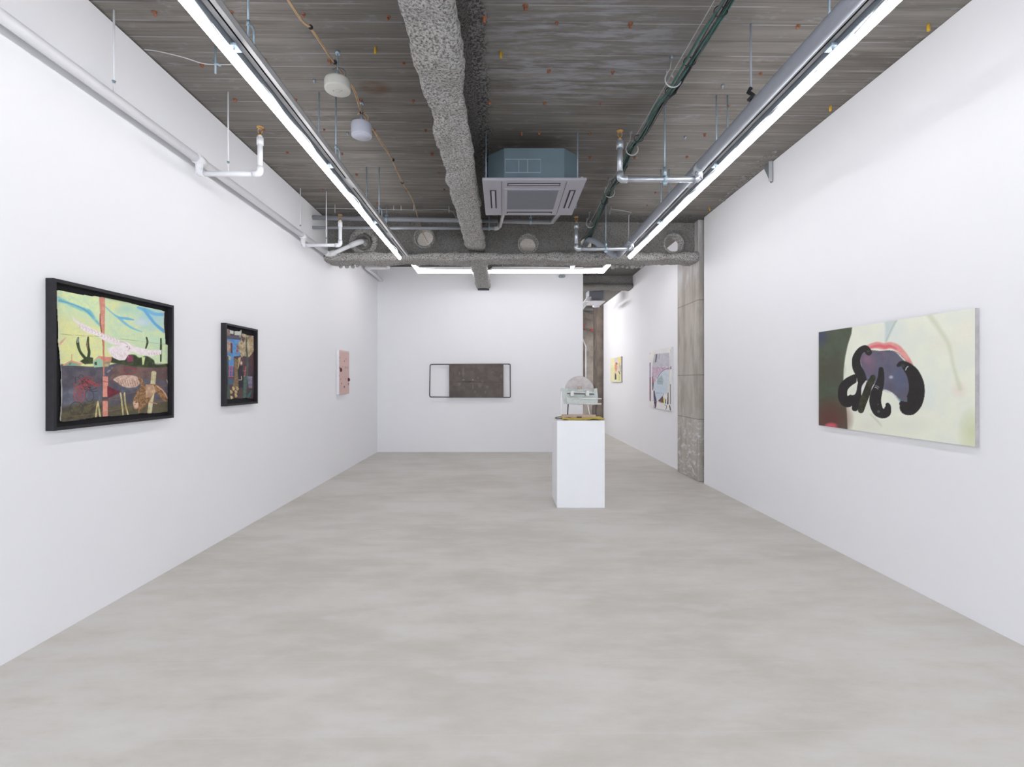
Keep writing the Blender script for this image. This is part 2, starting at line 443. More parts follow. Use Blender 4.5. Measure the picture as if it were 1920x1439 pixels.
# big rough collar around the left-most hole and lumps at the flange ends
mb = MB(); pts = []
for k in range(48):
    a = 2*math.pi*k/48; pts.append((-2.02+.165*math.cos(a), 7.15, H+2.03+.165*math.sin(a)))
mb.tube(pts, [.045+.012*nz((k*.4, 1, 1), 1.3) for k in range(48)], 10, closed=True)
make('rough_collar', mb, M['wool'], beam)
random.seed(4)
def lumps(x0, x1, n, z):
    mb = MB()
    for i in range(n):
        x = x0+(x1-x0)*(i+.5)/n+random.uniform(-.01, .01); r = random.uniform(.026, .040)
        mb.lathe([(r*math.sin(math.pi*q/6)+.001, -r*.95*math.cos(math.pi*q/6)) for q in range(7)], (x, 7.36+random.uniform(-.03, .03), z+random.uniform(-.008, .008)), 10)
    return make('spray_lumps', mb, M['wool'], beam)
lumps(-2.46, -2.12, 4, H+1.722); lumps(1.62, 2.12, 7, H+1.722)

# smaller beam running away from the camera
b2 = thing('sprayed_beam', 'lumpy grey fireproofed beam running along the ceiling left of the air conditioner', 'beam', (-.385, 5, H+1.87))
def joist(root, y0, y1):
    make('sprayed_flange', spray([(-.525, H+1.885), (-.525, H+1.965), (-.46, H+1.985), (-.31, H+1.985), (-.245, H+1.965), (-.245, H+1.885)], 'y', y0, y1, .026, .026, 5.0), M['wool'], root)
    make('sprayed_web', spray([(-.44, H+1.97), (-.45, H+2.27), (-.53, H+2.31), (-.53, H+2.36), (-.20, H+2.36), (-.20, H+2.31), (-.32, H+2.27), (-.33, H+1.97)], 'y', y0, y1, .034, .02, 5.0), M['wool_shade'], root)
joist(b2, -3.9, 7.16)
b3 = thing('sprayed_beam', 'short grey fireproofed beam end resting on the back wall behind the lit cross tube', 'beam', (-.385, 9, H+1.87))
joist(b3, 7.34, 10.02)
make('bearing_plate', MB().box(-.50, -.27, 9.93, 10.03, H+1.855, H+1.872), M['black'], b3)
# beam over the passage
b4 = spray([(10.72, H+2.05), (10.72, H+2.12), (10.80, H+2.14), (10.80, H+2.36), (11.06, H+2.36), (11.06, H+2.14), (11.14, H+2.12), (11.14, H+2.05)], 'x', .2, 2.863, .03, .016, 6)
tag(make('sprayed_beam', b4, M['wool_web'], origin=(1.7, 10.9, H+2.05)), 'grey fireproofed beam over the passage opening right of the back wall', 'beam')
# inclined concrete members seen at the end of the passage
def bar(p0, p1, w, h, mb=None):
    mb = mb or MB(); p0 = Vector(p0); p1 = Vector(p1); d = (p1-p0).normalized(); u = d.cross(Vector((0, 1, 0))).normalized()*h/2; v = Vector((0, w/2, 0))
    vs = [q+a*u+b*v for q in (p0, p1) for a, b in ((-1, -1), (1, -1), (1, 1), (-1, 1))]
    return mb.add(vs, [(0, 1, 2, 3), (7, 6, 5, 4), (0, 4, 5, 1), (1, 5, 6, 2), (2, 6, 7, 3), (3, 7, 4, 0)])
tag(make('sloping_beam', bar(P(1080, 585, 15.2), P(1130, 603, 15.2), .3, .13), M['brown_concrete'], origin=P(1105, 595, 15.2)),
    'sloping concrete member high at the end of the passage', 'beam')
tag(make('stair_slab', bar(P(1080, 601, 15.5), P(1135, 622, 15.5), .3, .26), M['brown_concrete'], origin=P(1108, 612, 15.5)),
    'lower sloping concrete slab with red paint at the end of the passage', 'beam')
for x, y, w in ((1094, 612, 5), (1110, 619, 7)):
    q = P(x, y, 15.33)
    tag(make('paint_mark', MB().box(q.x-w*.0083, q.x+w*.0083, q.y-.012, q.y+.02, q.z-.035, q.z+.03, .004), M['red_paint'], origin=q),
        'red paint mark on the sloping slab, '+('left' if w == 5 else 'right')+' one of the two', 'paint mark')
tag(make('concrete_panel', MB().box(2.45, 3.3, 15.7, 16.0, 0, H+1.65, .01), M['brown_concrete'], origin=(2.9, 15.8, 0)),
    'pale concrete panel wall at the end of the passage', 'wall panel')
q = P(1097, 650, 15.0)
tag(make('wall_conduit', MB().tube([P(1091, 632, 15.66), P(1098, 650, 15.66), P(1098, 740, 15.66)], .018, 10), M['pvc_pale'], origin=q), 'thin pale conduit bent down the end wall of the passage', 'pipe')

# spray residue and steel angle at the top of the right wall
br = thing('steel_bracket', 'grey steel angle bracket hanging from ceiling against the right wall', 'bracket', (XR-.01, 5.19, H+2.12))
make('plate', MB().prism([(5.17, H+2.10), (5.20, H+2.10), (5.34, H+2.325), (5.17, H+2.325)], XR-.012, XR-.002, 'x'), M['steel_grey'], br)
make('flange', MB().box(XR-.045, XR-.012, 5.165, 5.176, H+2.11, H+2.325), M['steel_light'], br)
mb = MB(); random.seed(9)
for i in range(80):
    d = random.uniform(4.95, 6.3); r = random.uniform(.008, .028); x = XR-random.uniform(.02, .16)*(1 if d < 5.8 else .5)
    mb.lathe([(r*math.sin(math.pi*q/6)+.0005, -r*.55*math.cos(math.pi*q/6)) for q in range(7)], (x, d, H+ceil_rel(x)), 8)
tag(make('spray_residue', mb, M['wool_web'], origin=(XR-.08, 5.4, H+ceil_rel(2.8))), 'crumbly concrete residue on the ceiling edge above the right wall bracket', 'residue', kind='stuff')

# ---------------------------------------------------------------- rods, hangers
def rod(x, d, z0, z1, r=.0055, m=None, label='', group=None, clamp=None, name='hanger_rod'):
    t_ = thing(name, label, 'hanger', (x, d, z1), group)
    make('rod', MB().tube([(x, d, z0), (x, d, z1)], r, 8), m, t_)
    if clamp: clamp(t_)
    return t_

# ---------------------------------------------------------------- sprinkler pipework
def fitting(mb, a, b, r, n=14):
    a = Vector(a); b = Vector(b); mb.tube([a, b], r, n); return mb
def sprinkler(parent, x, d, z):
    h = make('sprinkler_head', MB().lathe([(.012, 0), (.012, .018), (.007, .02), (.007, .03), (.004, .032)], (x, d, z), 12), M['brass'], parent)
    mb = MB()
    for s_ in (-1, 1): mb.tube([(x+s_*.010, d, z+.022), (x+s_*.020, d, z+.04), (x+s_*.014, d, z+.058), (x, d, z+.064)], .0028, 6)
    make('yoke', mb, M['brass'], h)
    make('deflector', MB().lathe([(.004, .062), (.026, .066), (.028, .071), (.005, .070)], (x, d, z), 18), M['brass'], h)
def branch(root, mainx, mainz, d, rx, bz, hz, r, m):
    sg = 1 if rx > mainx else -1
    make('tee', MB().tube([(mainx, d-.055, mainz), (mainx, d+.055, mainz)], r*2.05).tube([(mainx, d, mainz), (mainx, d, bz)], r*1.35, 14)
         .tube(arc((mainx, d, bz), (0, 0, 1), (sg, 0, 0), .04), r*1.35), m, root)
    make('branch_pipe', MB().tube([(mainx, d, bz), (rx-sg*.03, d, bz)], r, 16), m, root)
    make('elbow', MB().tube([(rx-sg*.06, d, bz)]+arc((rx, d, bz), (-sg, 0, 0), (0, 0, 1), .032)+[(rx, d, bz+.06)], r*1.28, 16), m, root)
    make('riser_pipe', MB().tube([(rx, d, bz+.04), (rx, d, hz-.03)], r, 16), m, root)
    make('coupling', MB().tube([(rx, d, hz-.075), (rx, d, hz-.015)], r*1.28, 16).tube([(rx, d, hz-.015), (rx, d, hz)], r*.9, 12), m, root)
    sprinkler(root, rx, d, hz)
MLX, MLZ = -2.47, H+1.80
lp = thing('sprinkler_pipework', 'white sprinkler pipe along the top of the left wall with two upright branches', 'pipe', (MLX, 3, MLZ))
hx, hz, _ = holes[0]
make('main_pipe', MB().tube([(MLX, -3.9, MLZ), (MLX, 6.93, MLZ)], .034, 20), M['white_pipe'], lp)
make('offset_pipe', MB().tube([(MLX, 6.90, MLZ), (MLX+.01, 6.96, MLZ+.005), (MLX+.05, 6.99, MLZ+.02), (-2.12, 6.99, H+1.95), (-2.05, 7.0, H+1.985), (-2.03, 7.08, H+2.02), (-2.03, 7.20, H+2.03), (-2.05, 8.85, H+2.05)], .031, 16), M['white_pipe'], lp)
mb = MB().tube([(MLX, 6.84, MLZ), (MLX, 6.93, MLZ), (MLX+.015, 6.975, MLZ+.008), (MLX+.06, 6.99, MLZ+.025), (MLX+.09, 6.99, MLZ+.036)], .041, 16)
make('elbow', mb, M['white_pipe'], lp)
make('elbow', MB().tube([(-2.17, 6.99, H+1.93), (-2.09, 6.99, H+1.965), (-2.045, 7.01, H+1.99), (-2.03, 7.06, H+2.01), (-2.03, 7.1, H+2.02)], .039, 16), M['white_pipe'], lp)
make('cross_pipe', MB().tube([(-2.05, 8.78, H+2.055)]+arc((-2.07, 8.9, H+2.06), (0, -1, 0), (-1, 0, 0), .05)+[(-2.40, 8.9, H+2.06)]+arc((-2.47, 8.9, H+2.06), (1, 0, 0), (0, 1, 0), .05)+[(-2.47, 10.03, H+2.06)], .034, 16), M['white_pipe'], lp)
branch(lp, MLX, MLZ, 4.0, -1.975, H+1.69, H+2.0, .0205, M['white_pipe'])
branch(lp, MLX, MLZ, 6.08, -2.01, H+1.685, H+1.99, .0205, M['white_pipe'])
def clampw(x, d, z):
    return lambda t_: make('clamp', MB().lathe([(.012, 0), (.004, -.022), (.003, -.05)], (x, d, z), 10), M['zinc'], t_)
for i, (x, d, zb, lab) in enumerate(((MLX, 3.12, H+1.83, 'thin white hanger rod holding the left wall pipe nearest the camera'),
        (-2.235, 4.0, H+1.71, 'thin white hanger rod of the nearer left pipe branch'),
        (MLX, 6.0, H+1.83, 'thin white hanger rod holding the left wall pipe near its far branch'),
        (-2.19, 6.1, H+1.705, 'thin white hanger rod of the far left pipe branch'))):
    rod(x, d, H+ceil_rel(x), zb, .006, M['white_pipe'], lab, 'white pipe hangers', clampw(x, d, zb+.08))
MRX, MRZ = 1.612, H+1.755
rp = thing('sprinkler_pipework', 'thick grey sprinkler pipe beside the right light line with two galvanised branches', 'pipe', (MRX, 3, MRZ))
hx, hz, _ = holes[3]
make('main_pipe', MB().tube([(MRX, -3.9, MRZ), (MRX, 6.80, MRZ)], .041, 24), M['zinc_pipe'], rp)
make('offset_pipe', MB().tube([(MRX, 6.78, MRZ), (MRX-.01, 6.88, MRZ+.01), (MRX-.06, 6.93, MRZ+.04), (hx+.07, 6.97, hz-.04), (hx+.01, 7.02, hz-.01), (hx, 7.15, hz), (hx, 9.0, hz)], .042, 16), M['zinc_pipe'], rp)
branch(rp, MRX, MRZ, 4.03, .965, H+1.657, H+1.985, .0225, M['zinc_branch'])
branch(rp, MRX, MRZ, 6.14, .925, H+1.655, H+1.985, .0225, M['zinc_branch'])
def clampb(x, d, z):
    def f(t_):
        make('clamp', MB().lathe([(.014, .03), (.014, .10), (.010, .10)], (x, d, z), 12).lathe([(.032, -.014), (.032, .014)], (x, d, z), 18, axis='x')
             .box(x-.016, x+.016, d-.012, d+.012, z-.045, z-.02), M['zinc'], t_)
    return f
rod(1.334, 4.03, H+ceil_rel(1.3), H+1.69, .0065, M['zinc'], 'zinc hanger rod clamped to the nearer galvanised pipe branch', 'zinc pipe hangers', clampb(1.334, 4.03, H+1.657))
rod(1.295, 6.14, H+ceil_rel(1.3), H+1.69, .0065, M['zinc'], 'zinc hanger rod clamped to the farther galvanised pipe branch', 'zinc pipe hangers', clampb(1.295, 6.14, H+1.655))
rod(1.62, 3.2, H+ceil_rel(1.6), H+1.80, .0065, M['zinc_pipe'], 'grey hanger rod with a black clamp over the thick grey pipe', 'zinc pipe hangers',
    lambda t_: make('clamp', MB().tube([(1.62, 3.2, H+1.91), (1.605, 3.2, H+1.885), (1.63, 3.19, H+1.86), (1.605, 3.2, H+1.83)], .014, 10), M['black'], t_))

# ---------------------------------------------------------------- light lines
def light_line(tx, sg, y0, y1, lab, hx0, rx0, rx1):
    L = thing('linear_light', lab, 'light', (tx, (y0+y1)/2, H+1.72))
    n = int(round((y1-y0)/1.21)); 
    tb = make('tube', MB().tube([(tx, y0, H+1.722), (tx, y1, H+1.722)], .0225, 20), M['led'], L)
    make('housing', MB().box(min(hx0, hx0+sg*.022), max(hx0, hx0+sg*.022), y0, y1, H+1.727, H+1.770, .002), M['steel_grey'], L)
    for yy in (2.55, 3.95, 5.35):
        make('bracket', MB().box(min(hx0-sg*.03, hx0+sg*.03), max(hx0-sg*.03, hx0+sg*.03), yy-.03, yy+.03, H+1.728, H+1.740).tube([(hx0, yy, H+1.72), (hx0, yy, H+1.80)], .007, 8), M['zinc'], L)
    # wavy white feed cable beside the tube
    pts = []
    y = 2.2
    while y < y1-.1:
        pts.append((tx-sg*(.036+.013*math.sin(y*4.2)+.008*math.sin(y*11+1)), y, H+1.725+.008*math.sin(y*7))); y += .06
    make('feed_cable', MB().tube(pts, .0035, 6), M['white_pipe'], L)
    return L
def raceway(x0, x1, y0, y1, lab):
    R = thing('cable_raceway', lab, 'raceway', ((x0+x1)/2, (y0+y1)/2, H+1.76))
    xm = (x0+x1)/2; w = .006
    mb = MB().box(x0, x0+.003, y0, y1, H+1.76, H+1.80).box(x1-.003, x1, y0, y1, H+1.76, H+1.80).box(x0, x1, y0, y1, H+1.797, H+1.80)
    mb.box(x0, xm-w, y0, y1, H+1.758, H+1.762).box(xm+w, x1, y0, y1, H+1.758, H+1.762)
    make('channel', mb, M['steel_light'], R)
    make('inner_duct', MB().box(x0+.004, x1-.004, y0, y1, H+1.775, H+1.79), M['slot'], R)
    for yy in (2.0, 4.35, 5.9):
        make('joint_cover', MB().box(x0-.002, x1+.002, yy-.10, yy+.10, H+1.755, H+1.7585), M['steel_light'], R)
    return R
light_line(-1.436, -1, -3.8, 6.86, 'long lit tube light on the left side of the ceiling', -1.398, 0, 0)
raceway(-1.389, -1.325, -3.8, 6.9, 'grey steel raceway running beside the left tube light')
light_line(1.774, 1, -3.8, 6.82, 'long lit tube light on the right side of the ceiling', 1.721, 0, 0)
raceway(1.66, 1.716, -3.8, 6.86, 'bright steel raceway running between the thick grey pipe and the right tube light')
sides = (('left', -1.495, -1.357, -1.357), ('right', 1.835, 1.745, 1.688))
ordn = {2.62: 'nearest the camera', 4.0: 'in the middle of the room', 5.4: 'next to the sprayed cross beam'}
for nm, xa, xb, xc in sides:
    for d in (2.62, 4.0, 5.4):
        for x, what in ((xa, 'outer'), (xb, 'inner')):
            z1 = H+1.80 if what == 'inner' else H+1.78
            def cl(t_, x=x, d=d, z1=z1, what=what):
                if what == 'inner':
                    make('strap', MB().tube([(x+(.03 if x < 0 else -.03)*k_, d, z1+h_) for k_, h_ in ((0, .10), (.7, .095), (1, .07), (1, .0))], .006, 6).box(x-.03, x+.03, d-.016, d+.016, z1-.002, z1+.006), M['zinc'], t_)
                    make('nut', MB().lathe([(.011, .10), (.011, .125)], (x, d, z1), 6), M['zinc'], t_)
                else:
                    make('arm', MB().box(min(x, x+(.09 if x < 0 else -.09)), max(x, x+(.09 if x < 0 else -.09)), d-.006, d+.006, z1-.004, z1+.004), M['zinc'], t_)
            rod(x, d, H+ceil_rel(x), z1, .006, M['zinc'], 'zinc %s rod hanging the %s light line, pair %s' % (what, nm, ordn[d]), 'hanger rods of the %s light line' % nm, cl)
# loop of tubes in the second bay
L = thing('linear_light', 'lit tube light loop hanging behind the cross beam in front of the back wall', 'light', (.15, 9.2, H+1.94))
for name, a, b in (('tube', (-1.485, 8.7, H+1.94), (-.50, 8.7, H+1.94)), ('tube', (-.255, 8.7, H+1.94), (1.78, 8.7, H+1.94)),
        ('tube', (-1.485, 7.5, H+1.94), (-1.485, 8.73, H+1.94)), ('tube', (1.78, 7.5, H+1.94), (1.78, 8.73, H+1.94))):
    make(name, MB().tube([a, b], .026, 14), M['led_loop'], L)
mb = MB().box(-1.50, -.56, 8.69, 8.73, H+1.98, H+2.01).box(-.18, 1.79, 8.69, 8.73, H+1.98, H+2.01).box(-1.50, -1.47, 7.5, 8.69, H+1.98, H+2.01).box(1.77, 1.80, 7.5, 8.69, H+1.98, H+2.01)
for x in (-1.49, -.7, 0, 1.78):
    mb.box(x, x+.012, 8.7, 8.712, H+2.0, H+ceil_rel(x))
make('housing', mb, M['steel_light'], L)
L = thing('linear_light', 'lit tube light hidden round the corner of the passage', 'light', (.9, 12.4, H+2.0))
make('tube', MB().tube([(.9, 11.3, H+2.0), (.9, 13.8, H+2.0)], .03, 12), M['led_far'], L)
make('housing', MB().box(.88, .92, 11.3, 13.8, H+2.03, H+2.06).box(.895, .905, 11.6, 11.61, H+2.06, H+2.17).box(.895, .905, 13.5, 13.51, H+2.06, H+2.17), M['steel_light'], L)
# ---------------------------------------------------------------- ceiling cassette air conditioner
ax0, ax1, ay0, ay1, az = -.184, .767, 4.46, 5.41, H+1.82
ac = thing('air_conditioner', 'grey four-way ceiling cassette air conditioner hanging beside the lumpy beam', 'air conditioner', (.29, 4.93, az))
acx, acy = .2915, 4.935
def oct_(x0, x1, y0, y1, cx, cy): return [(x0+cx, y0), (x1-cx, y0), (x1, y0+cy), (x1, y1-cy), (x1-cx, y1), (x0+cx, y1), (x0, y1-cy), (x0, y0+cy)]
make('body', MB().prism(oct_(-.135, .72, 4.52, 5.35, .15, .15), az+.03, az+.325, 'z'), M['ac_body'], ac)
mb = MB()      # embossed rectangles on the front sheet
yb = 4.5195
for x0, x1 in ((.025, .150), (.150, .232), (.232, .355)):
    for a, b, c_, d_ in ((x0, x1, .10, .104), (x0, x1, .222, .226), (x0, x0+.004, .10, .226), (x1-.004, x1, .10, .226)):
        mb.box(a+.001, b-.001, yb-.002, yb+.001, az+c_, az+d_)
make('embossed_lines', mb, M['ac_line'], ac)
# panel with openings: ring of boxes round a recessed grille
pn = MB()
pn.box(ax0, ax1, ay0, ay1, az+.008, az+.034, .007)
gx0, gx1, gy0, gy1 = acx-.245, acx+.245, acy-.255, acy+.255
pan = make('panel', pn, M['ac_panel'], ac)
gr = MB().box(gx0, gx1, gy0, gy1, az-.004, az+.012, .003)
mbb = MB()
make('intake_frame', MB().box(gx0-.028, gx1+.028, gy0-.028, gy1+.028, az+.0, az+.012, .003), M['ac_panel'], ac)
g = make('intake_grille', gr, M['ac_grille'], ac)
mb = MB()
for i in range(24):
    x = gx0+.02+(gx1-gx0-.04)*i/23; mb.box(x-.0015, x+.0015, gy0+.012, gy1-.012, az-.0055, az-.003)
make('grille_ribs', mb, M['ac_grille'], g)
def slot(name, x0, x1, y0, y1, horiz):
    s_ = make(name, MB().box(x0, x1, y0, y1, az+.004, az+.012), M['ac_dark'], ac)
    if horiz: mb = MB().box(x0+.008, x1-.008, (y0+y1)/2-.012, (y0+y1)/2+.010, az-.001, az+.006, .002)
    else: mb = MB().box((x0+x1)/2-.016, (x0+x1)/2+.016, y0+.012, y1-.012, az-.001, az+.006, .002)
    make('louver', mb, M['ac_panel'], s_)
slot('air_outlet', acx-.245, acx+.245, ay0+.065, ay0+.115, True)
slot('air_outlet', acx-.245, acx+.245, ay1-.115, ay1-.065, True)
slot('air_outlet', ax0+.065, ax0+.125, acy-.24, acy+.24, False)
slot('air_outlet', ax1-.125, ax1-.065, acy-.24, acy+.24, False)
mb = MB()
for x in (acx-.30, acx+.298): mb.box(x, x+.003, ay0+.03, ay1-.03, az+.0055, az+.009)
for y in (ay0+.128,): mb.box(acx-.25, acx+.25, y, y+.003, az+.0055, az+.009)
make('panel_seam', mb, M['ac_dark'], ac)
for x, y in ((-.155, 4.64), (.705, 4.60), (-.155, 5.25), (.74, 5.25)):
    r_ = make('hanger_rod', MB().tube([(x, y, az+.04), (x, y, H+ceil_rel(x))], .0055, 8), M['zinc'], ac)
    make('lug', MB().box(x-.005, x+.055, y-.02, y+.02, az+.055, az+.066).box(x+.028, x+.05, y-.018, y+.018, az+.035, az+.09).lathe([(.012, .066), (.012, .082)], (x, y, az), 6), M['zinc'], r_)

# drain and coolant pipes along the main beam
d1 = thing('drain_pipe', 'upper grey plastic pipe in front of the cross beam leading to the air conditioner', 'pipe', (-1, 6.63, H+2.2))
pe = P(1040, 417, 6.60)
make('pipe', MB().tube([P(586, 408.3, 6.60), (pe.x-.06, 6.6, P(0, 416.5, 6.6).z)]+[P(1040-4, 416, 6.56), P(1042, 408, 6.35), (.70, 5.45, az+.13), (.62, 5.34, az+.14)], .030, 16), M['pvc'], d1)
for px in (725, 995):
    q = P(px, 408.3+(px-586)*.018, 6.6)
    make('clamp', MB().lathe([(.036, -.015), (.036, .015)], q, 18, axis='x').tube([q+Vector((0, 0, .03)), (q.x, q.y, H+ceil_rel(q.x))], .006, 8).box(q.x-.02, q.x+.02, q.y-.02, q.y+.02, q.z+.034, q.z+.05), M['zinc'], d1)
d2 = thing('drain_pipe', 'lower thin grey plastic pipe with an elbow rising behind the air conditioner', 'pipe', (-1, 6.63, H+2.07))
make('pipe', MB().tube([P(586, 427, 6.60), P(936-6, 428.5, 6.6)], .0195, 14), M['pvc'], d2)
make('elbow', MB().tube([P(926, 428.5, 6.6)]+arc(P(936, 428.5, 6.6), (-1, 0, 0), (0, 0, 1), .05)+[P(936, 420, 6.6)], .026, 14), M['pvc_pale'], d2)
make('riser', MB().tube([P(936, 421, 6.6), P(936, 403, 6.6), (-.03, 6.4, az+.2), (.06, 5.34, az+.2)], .021, 12), M['pvc_pale'], d2)
for px in (725, 917):
    q = P(px, 428, 6.6)
    make('clamp', MB().lathe([(.026, -.014), (.026, .014)], q, 16, axis='x').tube([q+Vector((0, -.024, -.04)), q+Vector((0, -.024, .20))], .006, 8), M['zinc'], d2)

# cylinder lamps hanging from the ceiling
def cyl_lamp(px, dd, w, zt, zb, label, m, lens):
    x = (px-942)*dd/F; r = w/2
    L = thing('cylinder_lamp', label, 'ceiling lamp', (x, dd, zb))
    body = make('shade', MB().lathe([(r*.80, zt-zb-.0), (r*.95, zt-zb-.004), (r, zt-zb-.016), (r, .012), (r*.98, .003), (r*.93, 0), (.01, 0)], (x, dd, zb), 48), m, L)
    if lens:
        make('lens', MB().lathe([(.020, .002), (.020, -.004), (.012, -.007), (.002, -.007)], (x, dd, zb), 20).lathe([(.004, 0), (.004, -.006)], (x+.03, dd, zb), 10).lathe([(.004, 0), (.004, -.006)], (x-.03, dd, zb), 10), M['pvc_pale'], body)
    else:
        make('diffuser', MB().lathe([(r*.80, .001), (r*.80, -.003), (.01, -.004)], (x, dd, zb), 40), M['lamp_white'], body)
    make('rod', MB().tube([(x, dd, zt-.005), (x, dd, H+ceil_rel(x))], .005, 8).lathe([(.016, -.02), (.016, 0)], (x, dd, H+ceil_rel(x)), 12), M['zinc'], L)
    make('bracket', MB().box(x-.022, x+.022, dd-.014, dd+.014, zt-.004, zt+.02).lathe([(.013, .02), (.013, .062)], (x, dd, zt), 12).box(x-.03, x+.03, dd-.005, dd+.005, zt-.004, zt+.012), M['zinc'], L)
    pts = [(x+.002+.055*math.sin(a), dd, zt+.045-.042*math.cos(a)) for a in [i*math.pi*1.25/12 for i in range(13)]]
    make('cable_loop', MB().tube(pts, .004, 6), M['wire_grey'] if lens else M['wire_tan'], L)
cyl_lamp(633, 3.50, .181, H+2.15, H+2.073, 'beige cylinder lamp with a small lens, the nearer of two under the tan cable', M['lamp_beige'], True)
cyl_lamp(678, 4.13, .171, H+2.172, H+2.060, 'cool white cylinder lamp, the farther of two under the tan cable', M['lamp_white'], False)
cyl_lamp(1117.5, 12.4, .178, H+1.975, H+1.87, 'small white cylinder lamp deep in the passage below a dark box unit', M['lamp_white'], False)
# unit in the passage
pa = thing('air_conditioner', 'small dark-bodied cassette air conditioner hanging deep in the passage', 'air conditioner', P(1117, 565, 11.6))
a = P(1104.5, 560.5, 11.55); b = P(1132, 543, 11.55)
make('body', MB().box(a.x, b.x, 11.55, 12.0, a.z, b.z, .01), M['ac_grille'], pa)
a = P(1100, 566, 11.45); b = P(1135, 561.5, 11.45)
make('panel', MB().box(a.x, b.x, 11.45, 12.05, a.z, a.z+.028, .006), M['plinth'], pa)
make('hanger_rod', MB().tube([P(1107, 555, 11.7), P(1107, 520, 11.7)], .006, 8), M['zinc'], pa)
tag(make('air_duct', MB().tube([P(1108, 558, 11.6), P(1103, 561, 11.6), P(1097, 569, 11.55), P(1091, 577, 11.5), P(1080, 583, 11.5)], .055, 18), M['white_pipe'], origin=P(1100, 566, 11.6)),
    'bent white duct leaving the small air conditioner in the passage', 'duct')
# twin spotlight on the back wall
q = P(1053.5, 518, 9.95)
tw = thing('twin_spotlight', 'small dark twin-headed fixture high on the back wall near its right edge', 'spotlight', q)
make('base', MB().box(q.x-.02, q.x+.02, 9.97, 10.03, q.z-.02, q.z+.035, .004), M['steel_grey'], tw)
for s_ in (-1, 1):
    make('lamp_head', MB().lathe([(.012, .0), (.028, -.005), (.032, -.04), (.030, -.05), (.022, -.046)], (q.x+s_*.034, 9.97, q.z-.003), 18, axis='y'), M['steel_grey'], tw)

# ---------------------------------------------------------------- cables
def wob(pts, n, amp, ph, fr=9):
    pts = [Vector(p) for p in pts]; out = []
    for i in range((len(pts)-1)*n+1):
        k = min(i//n, len(pts)-2); t_ = i/n-k
        p0 = pts[max(k-1, 0)]; p1 = pts[k]; p2 = pts[k+1]; p3 = pts[min(k+2, len(pts)-1)]
        v = .5*((2*p1)+(-p0+p2)*t_+(2*p0-5*p1+4*p2-p3)*t_*t_+(-p0+3*p1-3*p2+p3)*t_**3)
        a = v.y*fr/2+ph
        out.append(v+Vector((amp*math.sin(a), 0, amp*.7*math.cos(a*1.3+ph))))
    return out
tan_path = [(-1.335, 1.6, H+2.28), (-1.285, 2.96, H+2.29), (-1.235, 3.2, H+2.29), (-1.18, 3.48, H+2.25), (-1.155, 3.8, H+2.27), (-1.185, 4.13, H+2.26), (-1.15, 4.6, H+2.26), (-1.12, 5.0, H+2.27), (-1.135, 5.6, H+2.25), (-1.135, 6.25, H+2.28), (-1.14, 6.75, H+2.20), (-1.14, 7.1, H+2.12), (-1.14, 7.5, H+2.10)]
tc = thing('cable_run', 'pair of tan cables strung along the ceiling past the cylinder lamps', 'cable', (-1.2, 3.5, H+2.27))
for k_ in range(2): make('cable', MB().tube(wob(tan_path, 8, .009, k_*3.0, 7+k_), .0048, 7), M['wire_tan'], tc)
for q in (3.18, 3.47, 4.12, 5.02, 5.55):
    v = min(wob(tan_path, 16, 0, 0), key=lambda w_: abs(w_.y-q))
    make('cable_tie', MB().lathe([(.015, -.005), (.015, .005)], v, 12, axis='y'), M['black'], tc)
gp = [(1.295, 1.4, H+2.16), (1.27, 2.77, H+2.15), (1.262, 3.0, H+2.15), (1.235, 3.55, H+2.12), (1.218, 3.80, H+2.15), (1.20, 4.2, H+2.12), (1.185, 4.52, H+2.15), (1.195, 5.0, H+2.11), (1.20, 5.55, H+2.13), (1.215, 6.1, H+2.10), (1.23, 6.7, H+2.10), (1.235, 7.15, H+2.06), (1.235, 7.6, H+2.05)]
gc = thing('cable_run', 'bundle of dark green and black cables slung below the ceiling on open hooks', 'cable', (1.2, 4, H+2.13))
rnd_ = random.Random(2)
for k_, (nm, m_, r_) in enumerate([('green_cable', M['wire_green'], .0085), ('green_cable', M['wire_green'], .0075), ('black_cable', M['black'], .006), ('black_cable', M['black'], .005), ('black_cable', M['black'], .006), ('green_cable', M['wire_green'], .006)]+[('grey_cable', M['wire_grey'], .004)]*5):
    off = Vector((rnd_.uniform(-.034, .038), 0, rnd_.uniform(-.020, .020)))
    make(nm, MB().tube([v+off for v in wob(gp, 10, .009+.002*(k_ % 3), k_*1.3, 5+k_ % 4)], r_, 7), m_, gc)
for q in (2.85, 3.27, 3.6, 4.3, 4.85, 5.2, 5.8):
    v = min(wob(gp, 16, 0, 0), key=lambda w_: abs(w_.y-q))
    make('cable_tie', MB().tube([(v.x+.040*math.cos(a), v.y+.006*math.sin(2*a), v.z+.030*math.sin(a)) for a in [i*math.pi/8 for i in range(16)]], .0035, 6, closed=True), M['black'], gc)
mw = thing('messenger_wire', 'straight pale wire running beside the green cable bundle', 'wire', (1.2, 4, H+2.2))
make('wire', MB().tube([(1.225, 1.4, H+2.20), (1.225, 2.8, H+2.20), (1.185, 4.5, H+2.18), (1.18, 7.0, H+2.13)], .0034, 7), M['steel_light'], mw)
hk0 = None
